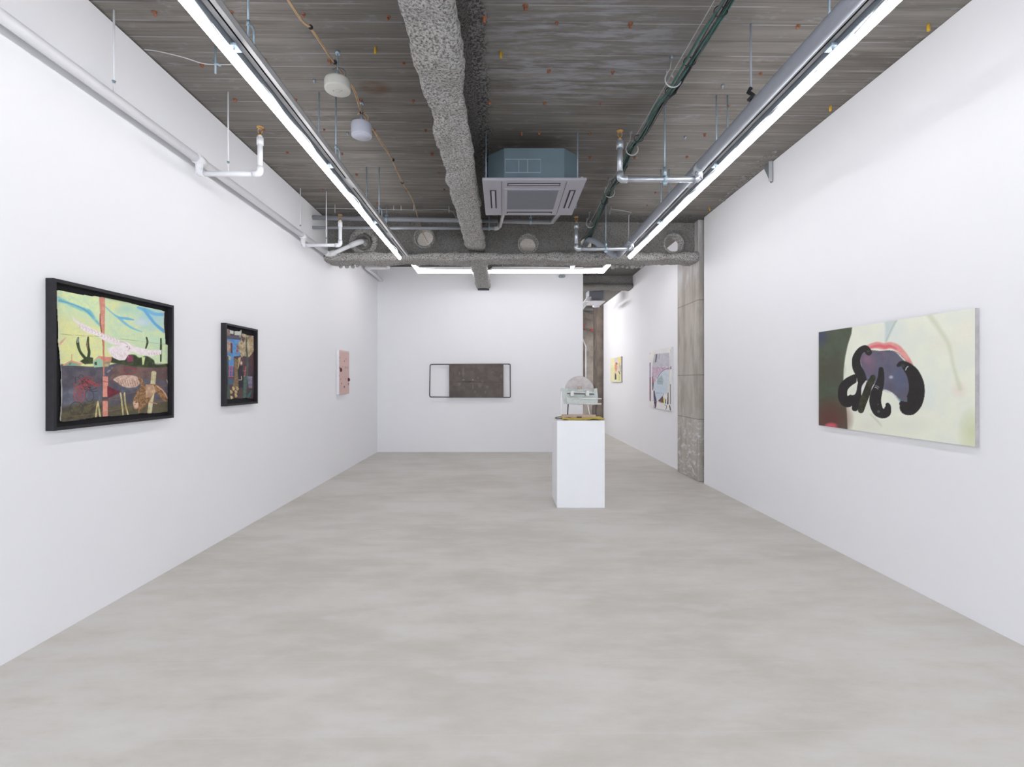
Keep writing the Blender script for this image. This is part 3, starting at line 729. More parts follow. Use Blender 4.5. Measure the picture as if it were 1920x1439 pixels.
for i, (px, py, d, lab) in enumerate(((1262, 152, 3.47, 'nearest the camera'), (1185, 283, 4.52, 'just past the nearer galvanised riser'), (1143, 364, 5.62, 'beside the air conditioner corner'), (1107, 422, 6.6, 'next to the cross beam'))):
    c = P(px, py-3, d); r_ = .056
    if hk0 is None:
        hk0 = thing('cable_hook', '', 'hook', c, 'open hooks of the green cable bundle')
        pts = [(c.x+r_*math.cos(a), d, c.z+r_*math.sin(a)) for a in [math.radians(140+i_*(250)/22) for i_ in range(23)]]
        make('hook', MB().tube([(pts[0][0]-.004, d, pts[0][2]+.03)]+pts, .005, 8), M['steel_light'], hk0)
        make('stem', MB().tube([(c.x-.045, d, c.z+.04), (c.x-.02, d, c.z+.075), (c.x-.01, d, c.z+.16)], .0035, 6).tube([(c.x-.01, d, c.z+.03), (c.x+.01, d+.01, c.z+.02)], .007, 8), M['steel_light'], hk0)
        make('anchor', MB().lathe([(.013, .14), (.013, .165), (.006, .17)], (c.x-.01, d, c.z), 10), M['steel_grey'], hk0)
        h_ = hk0
    else: h_ = dup(hk0, c)
    h_['label'] = 'open steel ring hook holding the green cable bundle, '+lab
tw_ = thing('ceiling_wire', 'thin grey wire pinned across the ceiling in front of the cross beam', 'wire', (-1.6, 6.55, H+2.3))
make('wire', MB().tube([P(x, y, 6.55) for x, y in ((592, 391), (630, 391), (720, 393), (790, 394), (838, 393), (850, 398), (856, 410))], .0035, 6), M['steel_light'], tw_)
for px in (628, 738, 752, 776, 842):
    q = P(px, 393, 6.55)
    make('pin', MB().tube([(q.x, 6.55, H+ceil_rel(q.x)), (q.x, 6.55, q.z-.045 if px in (628, 842) else q.z-.01)], .006, 8), M['steel_light'], tw_)
tw_ = thing('ceiling_wire', 'thin white cable sagging from the left wall top to a small zinc clip', 'wire', (-2.3, 3.5, H+2.3))
make('wire', MB().tube(wob([P(271, 93, 3.46), P(300, 97, 3.46), P(345, 108, 3.46), P(380, 119, 3.46), P(405, 121, 3.46), P(440, 121, 3.46)], 5, 0, 0), .0035, 6), M['wire_white'], tw_)
q = P(404, 118, 3.46)
make('clip', MB().tube([(q.x, 3.46, H+ceil_rel(q.x)), (q.x, 3.46, q.z-.075)], .007, 8).tube([(q.x-.02, 3.46, q.z+.012), (q.x+.035, 3.46, q.z-.02)], .008, 6), M['zinc'], tw_)
cd = thing('ceiling_conduit', 'thin bent wire frame hanging below the ceiling right of the green cable bundle', 'wire', P(1170, 395, 6.4))
make('wire', MB().tube([P(1143, 402, 6.4), P(1145, 392, 6.4), P(1168, 395, 6.4), P(1184, 399, 6.4), P(1179, 404, 6.4), P(1178, 455, 6.4)], .006, 6).tube([P(1146, 392, 6.4), P(1146, 384, 6.4)], .005, 6), M['pvc'], cd)

# bolt stubs left in the ceiling
ins = [(290,24),(379,123),(441,188),(494,244),(539,287),(605,356),(496,113),(554,188),(433,24),(608,244),(569,28),(728,33),(618,115),(757,119),(677,189),(775,190),(700,245),(798,245),(641,289),(729,288),(810,289),(669,328),(688,358),(763,358),(833,356),(708,382),(823,325),
 (908,35),(1044,44),(1182,46),(1149,136),(1021,194),(1125,196),(917,192),(978,251),(1011,250),(1106,251),(1106,295),(1190,296),(1029,134),(1229,362),(1146,386),(1213,386),(1496,50),(1426,139),(1366,199),(1321,253),(1288,295),(985,12)]
proto = None; rr_ = random.Random(5)
ORD = ['nearest the camera']+[w_+' nearest the camera' for w_ in 'second third fourth fifth sixth seventh eighth ninth tenth eleventh twelfth thirteenth fourteenth fifteenth sixteenth seventeenth eighteenth nineteenth twentieth'.split()]
zones = ((-1.45, 'beside the left wall'), (-.4, 'left of the lumpy beam'), (1.22, 'right of the lumpy beam'), (9, 'right of the green cables')); zc = {}
def on_ceiling(px, py):
    k = (px-942)/F; c0 = (715-py)/F        # z = c0*d, x = k*d
    d = 2.3427/(c0+.00795*k); return Vector((k*d, d, H+c0*d))
for i, (px, py) in enumerate(ins):
    q = on_ceiling(px, py-1.5)
    if proto is None:
        proto = tag(make('rusty_bolt', MB().lathe([(.017, .002), (.015, -.005), (.009, -.007), (.010, -.020), (.006, -.024), (.001, -.024)], (q.x, q.y, q.z), 9, smooth=False), M['rust'], origin=q),
            'small orange rusty bolt stub sticking out of the board-marked ceiling', 'bolt', 'rusty bolt stubs in the ceiling')
        o = proto
    else:
        o = proto.copy(); COL.objects.link(o); o.location = q
    zn = next(z_ for lim, z_ in zones if q.x < lim); zc.setdefault(zn, []).append((q.y, o))
    s_ = rr_.uniform(.7, 1.15); o.scale = (s_, s_, s_*rr_.uniform(.7, 1.2)); o.rotation_euler = (rr_.uniform(-.15, .15), rr_.uniform(-.15, .15), rr_.uniform(0, 6))
for zn, lst in zc.items():
    for k_, (y_, o) in enumerate(sorted(lst, key=lambda e: e[0])): o['label'] = 'rusty bolt stub in the ceiling %s, %s' % (zn, ORD[k_])
proto = None
for px, py, lab in ((704, 95, 'yellow plastic plug in the ceiling left of the lumpy beam'), (939.5, 103, 'yellow plastic plug in the ceiling right of the lumpy beam'),
        (1741, 52, 'yellow plastic plug in the ceiling near the right wall, nearest the camera'), (1557, 205, 'yellow plastic plug in the ceiling close to the right wall'),
        (1331, 389, 'yellow plug in the ceiling near the concrete column')):
    q = on_ceiling(px, py-6 if py < 300 else py)
    if proto is None:
        proto = tag(make('yellow_plug', MB().lathe([(.010, .002), (.010, -.040), (.007, -.044), (.001, -.044)], q, 12), M['yellow'], origin=q), lab, 'plug', 'yellow plugs in the ceiling'); o = proto
    else: o = proto.copy(); COL.objects.link(o); o.location = q
    o['label'] = lab
proto = None
for px, py, lab in ((589, 150, 'small grey anchor stub in the ceiling beside the left light line'), (1355, 160, 'grey anchor stub in the ceiling right of the green cable bundle, nearer one'), (1285, 256, 'grey anchor stub in the ceiling right of the green cable bundle, farther one'), (652, 249, 'grey anchor stub in the ceiling between the cylinder lamps and the light line')):
    q = on_ceiling(px, py)
    if proto is None:
        proto = tag(make('anchor_stub', MB().lathe([(.012, .002), (.012, -.014), (.007, -.014), (.007, -.024)], q, 8), M['steel_grey'], origin=q), lab, 'anchor', 'grey anchor stubs in the ceiling'); o = proto
    else: o = proto.copy(); COL.objects.link(o); o.location = q
    o['label'] = lab

# ---------------------------------------------------------------- plinth and sculpture
tag(make('plinth', MB().box(.624, 1.170, 5.61, 6.156, 0, .995, .0025), M['plinth'], origin=(.897, 5.88, 0)), 'tall white box plinth standing on the concrete floor under the sculpture', 'plinth')
M['clay'] = mat('pale_green_grey_painted_clay', (.55, .585, .56), .75, vary=.06, sc=25, bump=.3, bsc=60)
M['clay_pale'] = mat('pale_painted_clay', (.68, .69, .66), .75, vary=.05, sc=25, bump=.3, bsc=60)
M['disc'] = mat('pinkish_grey_sanded_disc', (.52, .48, .465), .8, vary=.1, sc=16, bump=.15, bsc=50)
M['tray'] = mat('pale_plywood', (.46, .35, .29), .7, vary=.1, sc=10)
M['ysheet'] = mat('yellow_painted_sheet', (.52, .40, .05), .55, vary=.12, sc=8)
sc_ = thing('sculpture', 'pale green mixed-media sculpture with a half-round disc standing on the white plinth', 'sculpture', (.93, 5.9, .995))
D = 5.88
def S(x, y, d=D): return P(x, y, d)
def outline(pts, d, y0, y1, m, name, parent=sc_):
    q = [S(x, y, d) for x, y in pts]
    return make(name, MB().prism([(a.x, a.z) for a in q], y0, y1), m, parent)
Zb = .996
mb = MB(); N_ = 26; top = []
for i in range(N_+1):
    x = .70+(1.185-.70)*i/N_
    f0 = 5.70+.02*math.sin(i*1.1); zz = Zb+.004+.006*max(0, math.sin(i*.33+1.2))**2+.004*(i/N_)
    top.append((x, f0, 5.99+.02*math.sin(i*.7+1), zz))
vs = []; fs = []
for x, a, b, z in top: vs += [(x, a, z), (x, b, z+.004), (x, a, z+.012), (x, b, z+.016)]
for i in range(N_):
    o = i*4
    fs += [(o, o+4, o+5, o+1), (o+2, o+3, o+7, o+6), (o, o+2, o+6, o+4), (o+1, o+5, o+7, o+3)]
fs += [(0, 1, 3, 2), (N_*4, N_*4+2, N_*4+3, N_*4+1)]
make('yellow_sheet', MB().add(vs, fs), M['ysheet'], sc_)
mb = MB().box(.725, .80, 5.72, 5.98, Zb-.002, Zb+.006).box(1.0, 1.12, 5.74, 5.98, Zb-.002, Zb+.006)
make('dark_feet', mb, M['black'], sc_)
make('wire_loop', MB().tube([(.84, 5.98, Zb+.022), (.72, 5.97, Zb+.020), (.645, 5.93, Zb+.014), (.632, 5.88, Zb+.012), (.645, 5.80, Zb+.010), (.70, 5.76, Zb+.016), (.80, 5.75, Zb+.022)], .005, 8), M['black'], sc_)
tr = make('tray', MB().box(.708, 1.105, 5.80, 5.815, Zb+.018, Zb+.056).box(.708, 1.105, 5.95, 5.962, Zb+.018, Zb+.05).box(.708, .72, 5.815, 5.95, Zb+.018, Zb+.05).box(1.093, 1.105, 5.815, 5.95, Zb+.018, Zb+.05).box(.72, 1.093, 5.815, 5.95, Zb+.018, Zb+.026), M['tray'], sc_)
a = S(1079.5, 780); make('dark_notch', MB().box(a.x, a.x+.058, 5.796, 5.803, Zb+.022, Zb+.034), M['black'], tr)
# disc
c = S(1086.5, 732.5, 5.95); r = .174
make('disc', MB().lathe([(r-.004, -.010), (r, -.006), (r, .008), (r-.004, .012)], (c.x, 5.95, c.z), 72, axis='y'), M['disc'], sc_)
make('disc_block', MB().box(c.x-.024, c.x+.024, 5.925, 5.95, c.z+.0, c.z+.052, .004), M['tray'], sc_)
# body
outline([(1052, 729.5), (1054, 728), (1064, 728.3), (1064.3, 736), (1112.5, 738), (1113.5, 729.5), (1119.5, 728), (1121, 744), (1121, 759.2), (1110, 760), (1098, 759), (1078, 758.8), (1063, 758), (1057.5, 757.5), (1056.3, 749), (1053.5, 743), (1051.8, 741)], 5.86, 5.86, 5.885, M['clay'], 'front_panel')
outline([(1060, 729), (1113, 731), (1113, 739), (1060, 738)], 5.90, 5.905, 5.925, M['clay'], 'back_panel')
outline([(1062, 745), (1120.5, 747), (1120, 758.5), (1098, 758), (1063, 756.5)], 5.84, 5.825, 5.86, M['clay'], 'lower_trough')
q0, q1 = S(1063, 735.6, 5.84), S(1113, 736.4, 5.84)
make('upper_rod', MB().tube([q0, q1], .0085, 12), M['clay_pale'], sc_)
make('dark_gap', MB().prism([(S(x, y, 5.85).x, S(x, y, 5.85).z) for x, y in ((1063.5, 737.6), (1114, 739), (1114, 740.6), (1063.5, 739))], 5.850, 5.862), M['black'], sc_)
for px in (1072.5, 1101):
    a = S(px, 737.5, 5.83)
    make('lug', MB().box(a.x-.020, a.x+.020, 5.80, 5.87, a.z-.036, a.z+.030, .008), M['clay_pale'], sc_)
make('side_rod', MB().tube([S(1072, 747.2, 5.80), S(1128, 748.2, 5.80)], .0065, 10), M['clay_pale'], sc_)
make('side_rod', MB().tube([S(1095, 757.5, 5.82), S(1127.5, 757.8, 5.82)], .010, 10), M['clay_pale'], sc_)
make('white_leg', MB().tube([S(1052.4, 734, 5.84), S(1051.9, 760, 5.83), S(1052.2, 780, 5.80)], .0048, 8), M['plinth'], sc_)
make('white_leg', MB().tube([S(1101.5, 757, 5.83), S(1105.5, 777.5, 5.81)], .0055, 8), M['plinth'], sc_)
make('black_leg', MB().tube([S(1065.4, 756, 5.87), S(1064.6, 771, 5.86), S(1064, 783, 5.84)], .0066, 8), M['black'], sc_)
make('black_leg', MB().tube([S(1111.3, 758, 5.88), S(1111.2, 781, 5.87)], .0035, 8), M['black'], sc_)
make('black_leg', MB().tube([S(1118, 759, 5.9), S(1116.7, 783, 5.9)], .0042, 8), M['black'], sc_)
# ---------------------------------------------------------------- artworks
_rs = np.random.RandomState(7); _G = _rs.rand(64, 64)
def vn(u, v):
    iu = np.floor(u).astype(int); iv = np.floor(v).astype(int); fu = u-iu; fv = v-iv
    fu = fu*fu*(3-2*fu); fv = fv*fv*(3-2*fv)
    g = lambda a, b: _G[a % 64, b % 64]
    return (g(iu, iv)*(1-fu)+g(iu+1, iv)*fu)*(1-fv)+(g(iu, iv+1)*(1-fu)+g(iu+1, iv+1)*fu)*fv
def fbm(u, v, o=4):
    s = 0; a = .5; t_ = 0
    for i in range(o): s = s+a*vn(u*2**i+i*17.3, v*2**i+i*9.1); t_ += a; a *= .55
    return s/t_
class Paint:
    """brush marks laid on a flat sheet; coordinates are those of an enlarged view of the work"""
    def __init__(s, u, v, base):
        s.u = u; s.v = v; s.c = np.empty((len(u), 3)); s.c[:] = base; s.seed = 0
    def n(s, k=30.0, o=4, ku=None):
        s.seed += 1; return fbm(s.u/(ku or k)+s.seed*3.7, s.v/k+s.seed*5.1, o)
    def dist(s, pts, closed):
        p = np.array(pts, float); best = np.full(len(s.u), 1e9); q = p if not closed else np.vstack([p, p[:1]])
        wts = np.zeros(len(s.u))
        for i in range(len(q)-1):
            a, b = q[i], q[i+1]; dx, dy = b-a; L = dx*dx+dy*dy or 1e-9
            t_ = np.clip(((s.u-a[0])*dx+(s.v-a[1])*dy)/L, 0, 1)
            d = np.hypot(s.u-a[0]-t_*dx, s.v-a[1]-t_*dy); m = d < best
            best[m] = d[m]; wts[m] = (i+t_[m])/(len(q)-1)
        return best, wts
    @staticmethod
    def smooth(pts, closed, k=5):
        p = [np.array(a, float) for a in pts]; n = len(p); out = []
        for i in range(n if closed else n-1):
            g = (lambda j: p[j % n]) if closed else (lambda j: p[min(max(j, 0), n-1)])
            a, b, c, d = g(i-1), g(i), g(i+1), g(i+2)
            for j in range(k):
                t_ = j/k; out.append(.5*(2*b+(c-a)*t_+(2*a-5*b+4*c-d)*t_*t_+(3*b-a-3*c+d)*t_**3))
        if not closed: out.append(p[-1])
        return out
    def lay(s, al, col, col2=None, k=25, rough=.06):
        al = np.clip(al, 0, 1)[:, None]; c = np.empty_like(s.c); c[:] = col
        if col2 is not None:
            w = np.clip((s.n(k)-.35)*3.3, 0, 1)[:, None]; c = c*(1-w)+np.array(col2)*w
        c = c*(1+rough*.55*(s.n(8)[:, None]-.5)*2)
        s.c = s.c*(1-al)+c*al
    def inside(s, p):
        n = len(p); ins = np.zeros(len(s.u), bool)
        for i in range(n):
            x0, y0 = p[i]; x1, y1 = p[(i+1) % n]
            if y0 == y1: continue
            m = ((y0 > s.v) != (y1 > s.v)) & (s.u < (x1-x0)*(s.v-y0)/(y1-y0)+x0); ins ^= m
        return ins
    def poly(s, pts, col, col2=None, soft=1.5, sm=False, op=1.0, k=25, rough=.06):
        p = s.smooth(pts, True) if sm else pts
        d, _ = s.dist(p, True); d = np.where(s.inside(p), d, -d)
        s.lay(op*np.clip(.5+d/soft/2, 0, 1), col, col2, k, rough)
    def line(s, pts, w, col, col2=None, soft=1.2, op=1.0, sm=True, k=25, rough=.05):
        p = s.smooth(pts, False) if sm and len(pts) > 2 else pts
        d, t_ = s.dist(p, False)
        if isinstance(w, (tuple, list)): w = np.interp(t_, np.linspace(0, 1, len(w)), w)
        s.lay(op*np.clip(.5+(w/2-d)/soft, 0, 1), col, col2, k, rough)
    def blob(s, x, y, rx, ry, col, op=.8, rough=.05):
        r = np.hypot((s.u-x)/rx, (s.v-y)/ry); s.lay(op*np.clip(1-r, 0, 1)**.8, col, None, 20, rough)
def sheet(name, parent, X, d0, d1, z0, z1, nd, nz_, org, sc, painter, m, outline=None, thick=0.0, axis='x'):
    dd = np.linspace(d0, d1, nd); zz = np.linspace(z0, z1, nz_)
    Dg, Zg = np.meshgrid(dd, zz); Dg = Dg.ravel(); Zg = Zg.ravel()
    if axis == 'x': px = 942+X*F/Dg; py = 715-Zg*F/Dg; co = np.stack([np.full_like(Dg, X), Dg, Zg+H], 1)
    else: px = 942+Dg*F/X; py = 715-Zg*F/X; co = np.stack([Dg, np.full_like(Dg, X), Zg+H], 1)
    u = (px-org[0])*sc; v = (py-org[1])*sc
    P_ = Paint(u, v, (200, 200, 200)); painter(P_)
    ok = np.ones(len(u), bool)
    if outline is not None: ok = P_.inside(outline)
    idx = np.arange(len(u)).reshape(nz_, nd)
    q = np.stack([idx[:-1, :-1], idx[:-1, 1:], idx[1:, 1:], idx[1:, :-1]], -1).reshape(-1, 4)
    q = q[ok[q].all(1)]
    sgn = -1 if (axis == 'y' or X > 0) else 1
    if sgn < 0 and axis == 'x': q = q[:, ::-1]
    used = np.unique(q); remap = np.full(len(u), -1); remap[used] = np.arange(len(used))
    w = WL[parent]; me = bpy.data.meshes.new(name)
    co = co[used]-np.array(w)[None]
    if outline is not None: co[:, 0] += .0035*(fbm(u[used]/90, v[used]/90, 2)-.5)     # cockled paper
    me.from_pydata(co.tolist(), [], remap[q].tolist())
    c = np.clip(P_.c, 0, 255)/255; g_ = c.mean(1, keepdims=True); c = g_+(c-g_)*.86; c = np.where(c <= .04045, c/12.92, ((c+.055)/1.055)**2.4)[used]*1.06
    at = me.color_attributes.new('paint', 'FLOAT_COLOR', 'POINT')
    at.data.foreach_set('color', np.concatenate([np.clip(c, 0, 1), np.ones((len(c), 1))], 1).astype(np.float32).ravel())
    me.polygons.foreach_set('use_smooth', [True]*len(me.polygons)); me.update()
    o = link(name, me, m, parent)
    if thick:
        md = o.modifiers.new('thickness', 'SOLIDIFY'); md.thickness = thick; md.offset = -1
    return o
def paintmat(name, rough, bstr):
    t = NT(name); a = t.n('ShaderNodeAttribute', attribute_name='paint')
    t.put(t.b, 'Base Color', a.outputs['Color']); t.put(t.b, 'Roughness', rough)
    t.bump(t.noise(t.pos(), sc=160, det=3), bstr, .002)
    return t.m
M['paint'] = paintmat('brushed_paint', .65, .12); M['paint_panel'] = paintmat('worn_dark_leather', .5, .3)

def frame_art(label, d0, d1, z0, z1, t_=.046, w=.019):
    X0, X1 = XL, XL+t_
    root = thing('framed_artwork', label, 'artwork', (XL, (d0+d1)/2, H+(z0+z1)/2))
    z0 += H; z1 += H
    mb = MB().box(X0, X1, d0, d0+w, z0, z1, .001).box(X0, X1, d1-w, d1, z0, z1, .001).box(X0, X1, d0+w, d1-w, z0, z0+w, .001).box(X0, X1, d0+w, d1-w, z1-w, z1, .001)
    make('frame', mb, M['frame'], root)
    make('backing', MB().box(X0+.002, X0+.008, d0+w, d1-w, z0+w, z1-w), M['backing'], root)
    return root

# large framed collage on the left wall
def paint_a(p):
    S_ = p.poly; L_ = p.line
    p.c[:] = (205, 224, 178)
    S_([(150, 400), (560, 520), (700, 640), (700, 900), (150, 900)], (228, 228, 146), (218, 224, 160), soft=60)
    S_([(150, 150), (560, 230), (560, 400), (150, 380)], (200, 226, 176), (222, 232, 168), soft=50)
    S_([(570, 250), (1120, 360), (1120, 860), (570, 700)], (196, 222, 180), (210, 226, 170), soft=30)
    p.blob(650, 330, 90, 60, (226, 226, 150), .9); p.blob(760, 360, 120, 60, (160, 208, 190), .8)
    p.blob(970, 430, 170, 130, (150, 200, 220), .9); p.blob(880, 470, 90, 40, (205, 216, 232), .8); p.blob(1000, 620, 120, 60, (190, 224, 190), .8)
    L_([(170, 275), (240, 300), (330, 345), (430, 380), (480, 440), (525, 495)], (50, 26, 24, 40, 24, 14), (110, 188, 202), (140, 205, 190), soft=14)
    L_([(180, 285), (300, 320), (400, 365), (460, 420)], (8, 12, 16, 8), (86, 170, 205), soft=8)
    L_([(572, 340), (640, 400), (690, 435), (740, 480), (800, 520), (880, 550)], (8, 10, 24, 20, 14, 6), (120, 190, 214), soft=8)
    L_([(690, 432), (760, 440), (810, 450)], (18, 22, 10), (108, 182, 216), soft=6)
    L_([(850, 345), (930, 375), (990, 400), (1068, 405)], (20, 34, 26, 30), (108, 182, 222), soft=10)
    L_([(900, 365), (950, 430), (1000, 490), (1068, 545)], (26, 24, 22, 30), (92, 172, 222), soft=8)
    # ground
    S_([(170, 820), (300, 835), (440, 845), (560, 840), (700, 810), (860, 810), (1120, 840), (1120, 1250), (180, 1330)], (74, 72, 84), (96, 88, 98), soft=4, k=60, rough=.14)
    S_([(620, 850), (800, 815), (1110, 830), (1115, 960), (900, 940), (600, 960)], (98, 74, 72), (122, 92, 84), soft=14, k=50, rough=.14)
    S_([(200, 1040), (560, 1010), (540, 1180), (400, 1260), (205, 1290)], (88, 90, 108), (110, 112, 126), soft=25, k=60, rough=.1)
    S_([(190, 1190), (480, 1130), (620, 1200), (600, 1270), (190, 1320)], (96, 90, 58), (70, 62, 52), soft=20, k=30, rough=.15)
    S_([(600, 1180), (820, 1160), (1115, 1130), (1115, 1235), (600, 1275)], (84, 78, 56), (104, 92, 62), soft=20, k=30, rough=.15)
    S_([(700, 960), (840, 950), (960, 1000), (800, 1050), (690, 1070)], (78, 82, 100), (100, 100, 116), soft=14)
    # hedges
    S_([(360, 800), (420, 760), (470, 770), (470, 820), (400, 825)], (44, 58, 26), (66, 82, 36), soft=3)
    S_([(600, 790), (640, 760), (700, 790), (760, 750), (820, 745), (860, 770), (920, 755), (980, 790), (1000, 830), (1100, 820), (1100, 845), (900, 850), (620, 810)], (40, 52, 24), (64, 78, 36), soft=5, sm=True)
    S_([(755, 750), (800, 745), (812, 800), (756, 806)], (140, 44, 84), soft=3)
    S_([(880, 760), (910, 765), (898, 830), (886, 828)], (208, 224, 150), soft=3)
    for q in ([(345, 600), (340, 650), (362, 720), (410, 780)], [(430, 596), (426, 660), (436, 720), (430, 770)], [(920, 600), (928, 640), (914, 690)], [(1042, 610), (1042, 700), (1040, 800)]):
        L_(q, (12, 26, 22, 26) if q[0][0] < 600 else (14, 18, 12), (42, 58, 28), (60, 78, 34), soft=3)
    L_([(342, 610), (340, 640)], 8, (160, 200, 200)); L_([(425, 640), (420, 690)], 5, (208, 130, 90))
    L_([(185, 655), (215, 625), (240, 600)], (22, 14, 4), (222, 168, 138), soft=4)
    # houses
    S_([(212, 838), (290, 795), (372, 835)], (128, 172, 140)); S_([(215, 830), (285, 790), (385, 820), (360, 830), (288, 803), (225, 838)], (226, 150, 122))
    L_([(291, 740), (291, 792)], 5, (222, 156, 120)); S_([(268, 812), (286, 808), (286, 828), (268, 832)], (96, 140, 116))
    S_([(468, 805), (515, 768), (560, 800), (560, 845), (480, 852)], (150, 196, 160)); S_([(462, 805), (515, 755), (628, 765), (622, 800), (565, 806), (516, 768)], (228, 148, 122), (214, 130, 110))
    S_([(482, 808), (500, 802), (502, 830), (484, 832)], (52, 60, 52)); S_([(560, 806), (620, 800), (600, 845), (562, 845)], (196, 170, 120), (130, 140, 110))
    # pink post and strips
    S_([(520, 252), (572, 260), (568, 570), (548, 590), (532, 500)], (226, 152, 128), (210, 136, 112), soft=2)
    L_([(528, 400), (530, 480), (542, 560), (556, 700), (560, 900)], (6, 10, 8, 8, 6), (146, 76, 60), soft=2); S_([(550, 596), (566, 600), (566, 920), (556, 920)], (206, 122, 96))
    S_([(552, 925), (596, 928), (594, 1265), (552, 1270)], (228, 146, 126), (216, 130, 112)); S_([(545, 1100), (600, 1100), (600, 1135), (548, 1132)], (80, 70, 76))
    S_([(588, 1005), (704, 1060), (592, 1112)], (128, 34, 52), (106, 26, 46)); L_([(500, 955), (590, 975), (660, 990)], 4, (128, 54, 70))
    L_([(575, 915), (620, 860), (650, 830)], 16, (66, 66, 92), (130, 130, 150), soft=4)
    # cycle tangle
    rr = random.Random(3)
    for k_ in range(26):
        cx, cy = rr.uniform(340, 480), rr.uniform(940, 1040); a = rr.uniform(0, 6)
        L_([(cx+rr.uniform(10, 70)*math.cos(a+j*1.3), cy+rr.uniform(8, 40)*math.sin(a+j*1.7)) for j in range(4)], 4.5, (176, 58, 58) if k_ % 3 else (52, 26, 34), op=.85)
    def ring(cx, cy, rx, ry, w, col):
        L_([(cx+rx*math.cos(a), cy+ry*math.sin(a)) for a in [i*math.pi/8 for i in range(17)]], w, col)
    ring(354, 1078, 44, 66, 6, (190, 66, 62)); ring(354, 1078, 20, 34, 4, (176, 60, 58)); ring(330, 1200, 54, 58, 5, (50, 46, 50)); ring(440, 1090, 36, 50, 4, (52, 44, 54))
    for k_ in range(8): L_([(354, 1078), (354+42*math.cos(k_*.8), 1078+62*math.sin(k_*.8))], 3.5, (184, 62, 60), sm=False)
    ring(770, 880, 60, 28, 4, (168, 50, 60)); L_([(720, 900), (800, 860), (840, 890)], 4, (160, 48, 60))
    for q in ([(420, 1180), (620, 1110), (820, 1060), (1110, 1000)], [(220, 1270), (500, 1240), (800, 1180), (1110, 1130)], [(430, 1215), (540, 1140), (700, 1120)]): L_(q, 4, (150, 110, 66), op=.7)
    # stakes
    for q in ([(512, 1140), (500, 1200), (494, 1268)], [(510, 1140), (520, 1200), (530, 1266)], [(700, 1068), (714, 1160), (722, 1252)], [(734, 1066), (742, 1160), (764, 1248)]): L_(q, 13, (206, 196, 140), (176, 160, 96), soft=2)
    L_([(982, 900), (968, 1060), (945, 1235)], (42, 40, 36), (212, 204, 160), (190, 176, 128), soft=2); L_([(1090, 956), (1104, 1000), (1102, 1060)], 6, (200, 186, 150))
    # white bird
    S_([(296, 415), (312, 440), (340, 462), (400, 490), (470, 525), (560, 568), (640, 600), (700, 628), (760, 636), (800, 668), (860, 684), (950, 702), (1048, 704), (1046, 740), (960, 758), (860, 742), (800, 716), (770, 740), (740, 790), (690, 792), (640, 770), (600, 720), (590, 690), (640, 672), (690, 668), (620, 650), (540, 612), (500, 580), (420, 560), (370, 522), (330, 480), (302, 450)], (240, 230, 230), (232, 218, 219), soft=2, k=18)
    for k_ in range(13):
        x = 350+k_*26; L_([(x, 490+k_*10), (x+14, 506+k_*10.5), (x+4, 520+k_*10)], 2.6, (198, 152, 158))
    for k_ in range(9): L_([(620+k_*18, 720+(k_ % 3)*14), (630+k_*18, 745+(k_ % 3)*12)], 2.6, (206, 160, 160))
    L_([(690, 636), (730, 640), (760, 660), (780, 690), (760, 712)], 3, (190, 140, 146)); p.blob(758, 678, 8, 7, (90, 50, 60)); p.blob(775, 690, 9, 7, (160, 90, 96))
    for k_ in range(5): L_([(940+k_*22, 728), (946+k_*22, 746)], 3, (196, 150, 150))
    # brown bird
    S_([(640, 952), (700, 922), (800, 918), (850, 940), (862, 985), (830, 1016), (760, 1022), (710, 1006), (672, 978)], (216, 186, 168), (188, 148, 128), soft=2, sm=True, k=14)
    for k_ in range(9): L_([(676+k_*20, 960), (690+k_*20, 1008)], 3.5, (140, 92, 74))
    S_([(845, 940), (885, 950), (900, 1000), (950, 990), (1010, 1000), (1060, 1040), (1100, 1100), (1090, 1140), (1050, 1120), (1010, 1070), (990, 1050), (960, 1110), (930, 1160), (880, 1200), (830, 1204), (806, 1170), (808, 1120), (840, 1060), (870, 1000)], (172, 124, 78), (122, 84, 50), soft=2, sm=True, k=13, rough=.12)
    S_([(915, 995), (980, 1000), (1000, 1060), (950, 1100), (915, 1110)], (206, 168, 132), (182, 140, 108), soft=3); S_([(810, 1140), (850, 1150), (845, 1195), (815, 1195)], (224, 188, 160), (200, 150, 120), soft=4, sm=True)
    p.blob(822, 1165, 7, 7, (40, 22, 20)); L_([(1010, 1010), (1060, 1050), (1095, 1110)], 8, (214, 170, 148)); L_([(940, 1140), (1010, 1158)], 7, (200, 130, 110)); L_([(858, 1205), (856, 1240)], 6, (190, 120, 90))
    for k_ in range(14): p.blob(850+rr.uniform(-25, 60), 1080+rr.uniform(-60, 90), 9, 7, (92, 58, 34))
    # paper seams and edge
    L_([(180, 570), (400, 585), (545, 590)], 3.5, (170, 172, 110)); L_([(700, 610), (900, 635), (1080, 655)], 3, (150, 170, 130)); L_([(170, 200), (178, 500), (196, 800), (204, 1100), (196, 1300)], 8, (226, 222, 210), op=.7)
    L_([(1068, 380), (1074, 560)], 6, (214, 130, 120))
out_a = [(164, 196), (300, 222), (460, 250), (478, 246), (520, 252), (620, 270), (760, 300), (900, 338), (1000, 358), (1074, 376), (1068, 470), (1078, 560), (1082, 655), (1104, 660), (1106, 760), (1104, 850), (1114, 960), (1112, 1060), (1118, 1150), (1114, 1224), (1000, 1240), (880, 1240), (760, 1256), (600, 1266), (480, 1276), (340, 1300), (200, 1312), (188, 1296), (200, 1160), (196, 1020), (200, 900), (188, 760), (172, 640), (176, 500), (164, 360)]
r = frame_art('large black-framed collage of a white bird over a dark yard on the left wall', 2.741, 3.746, -.279, .577)
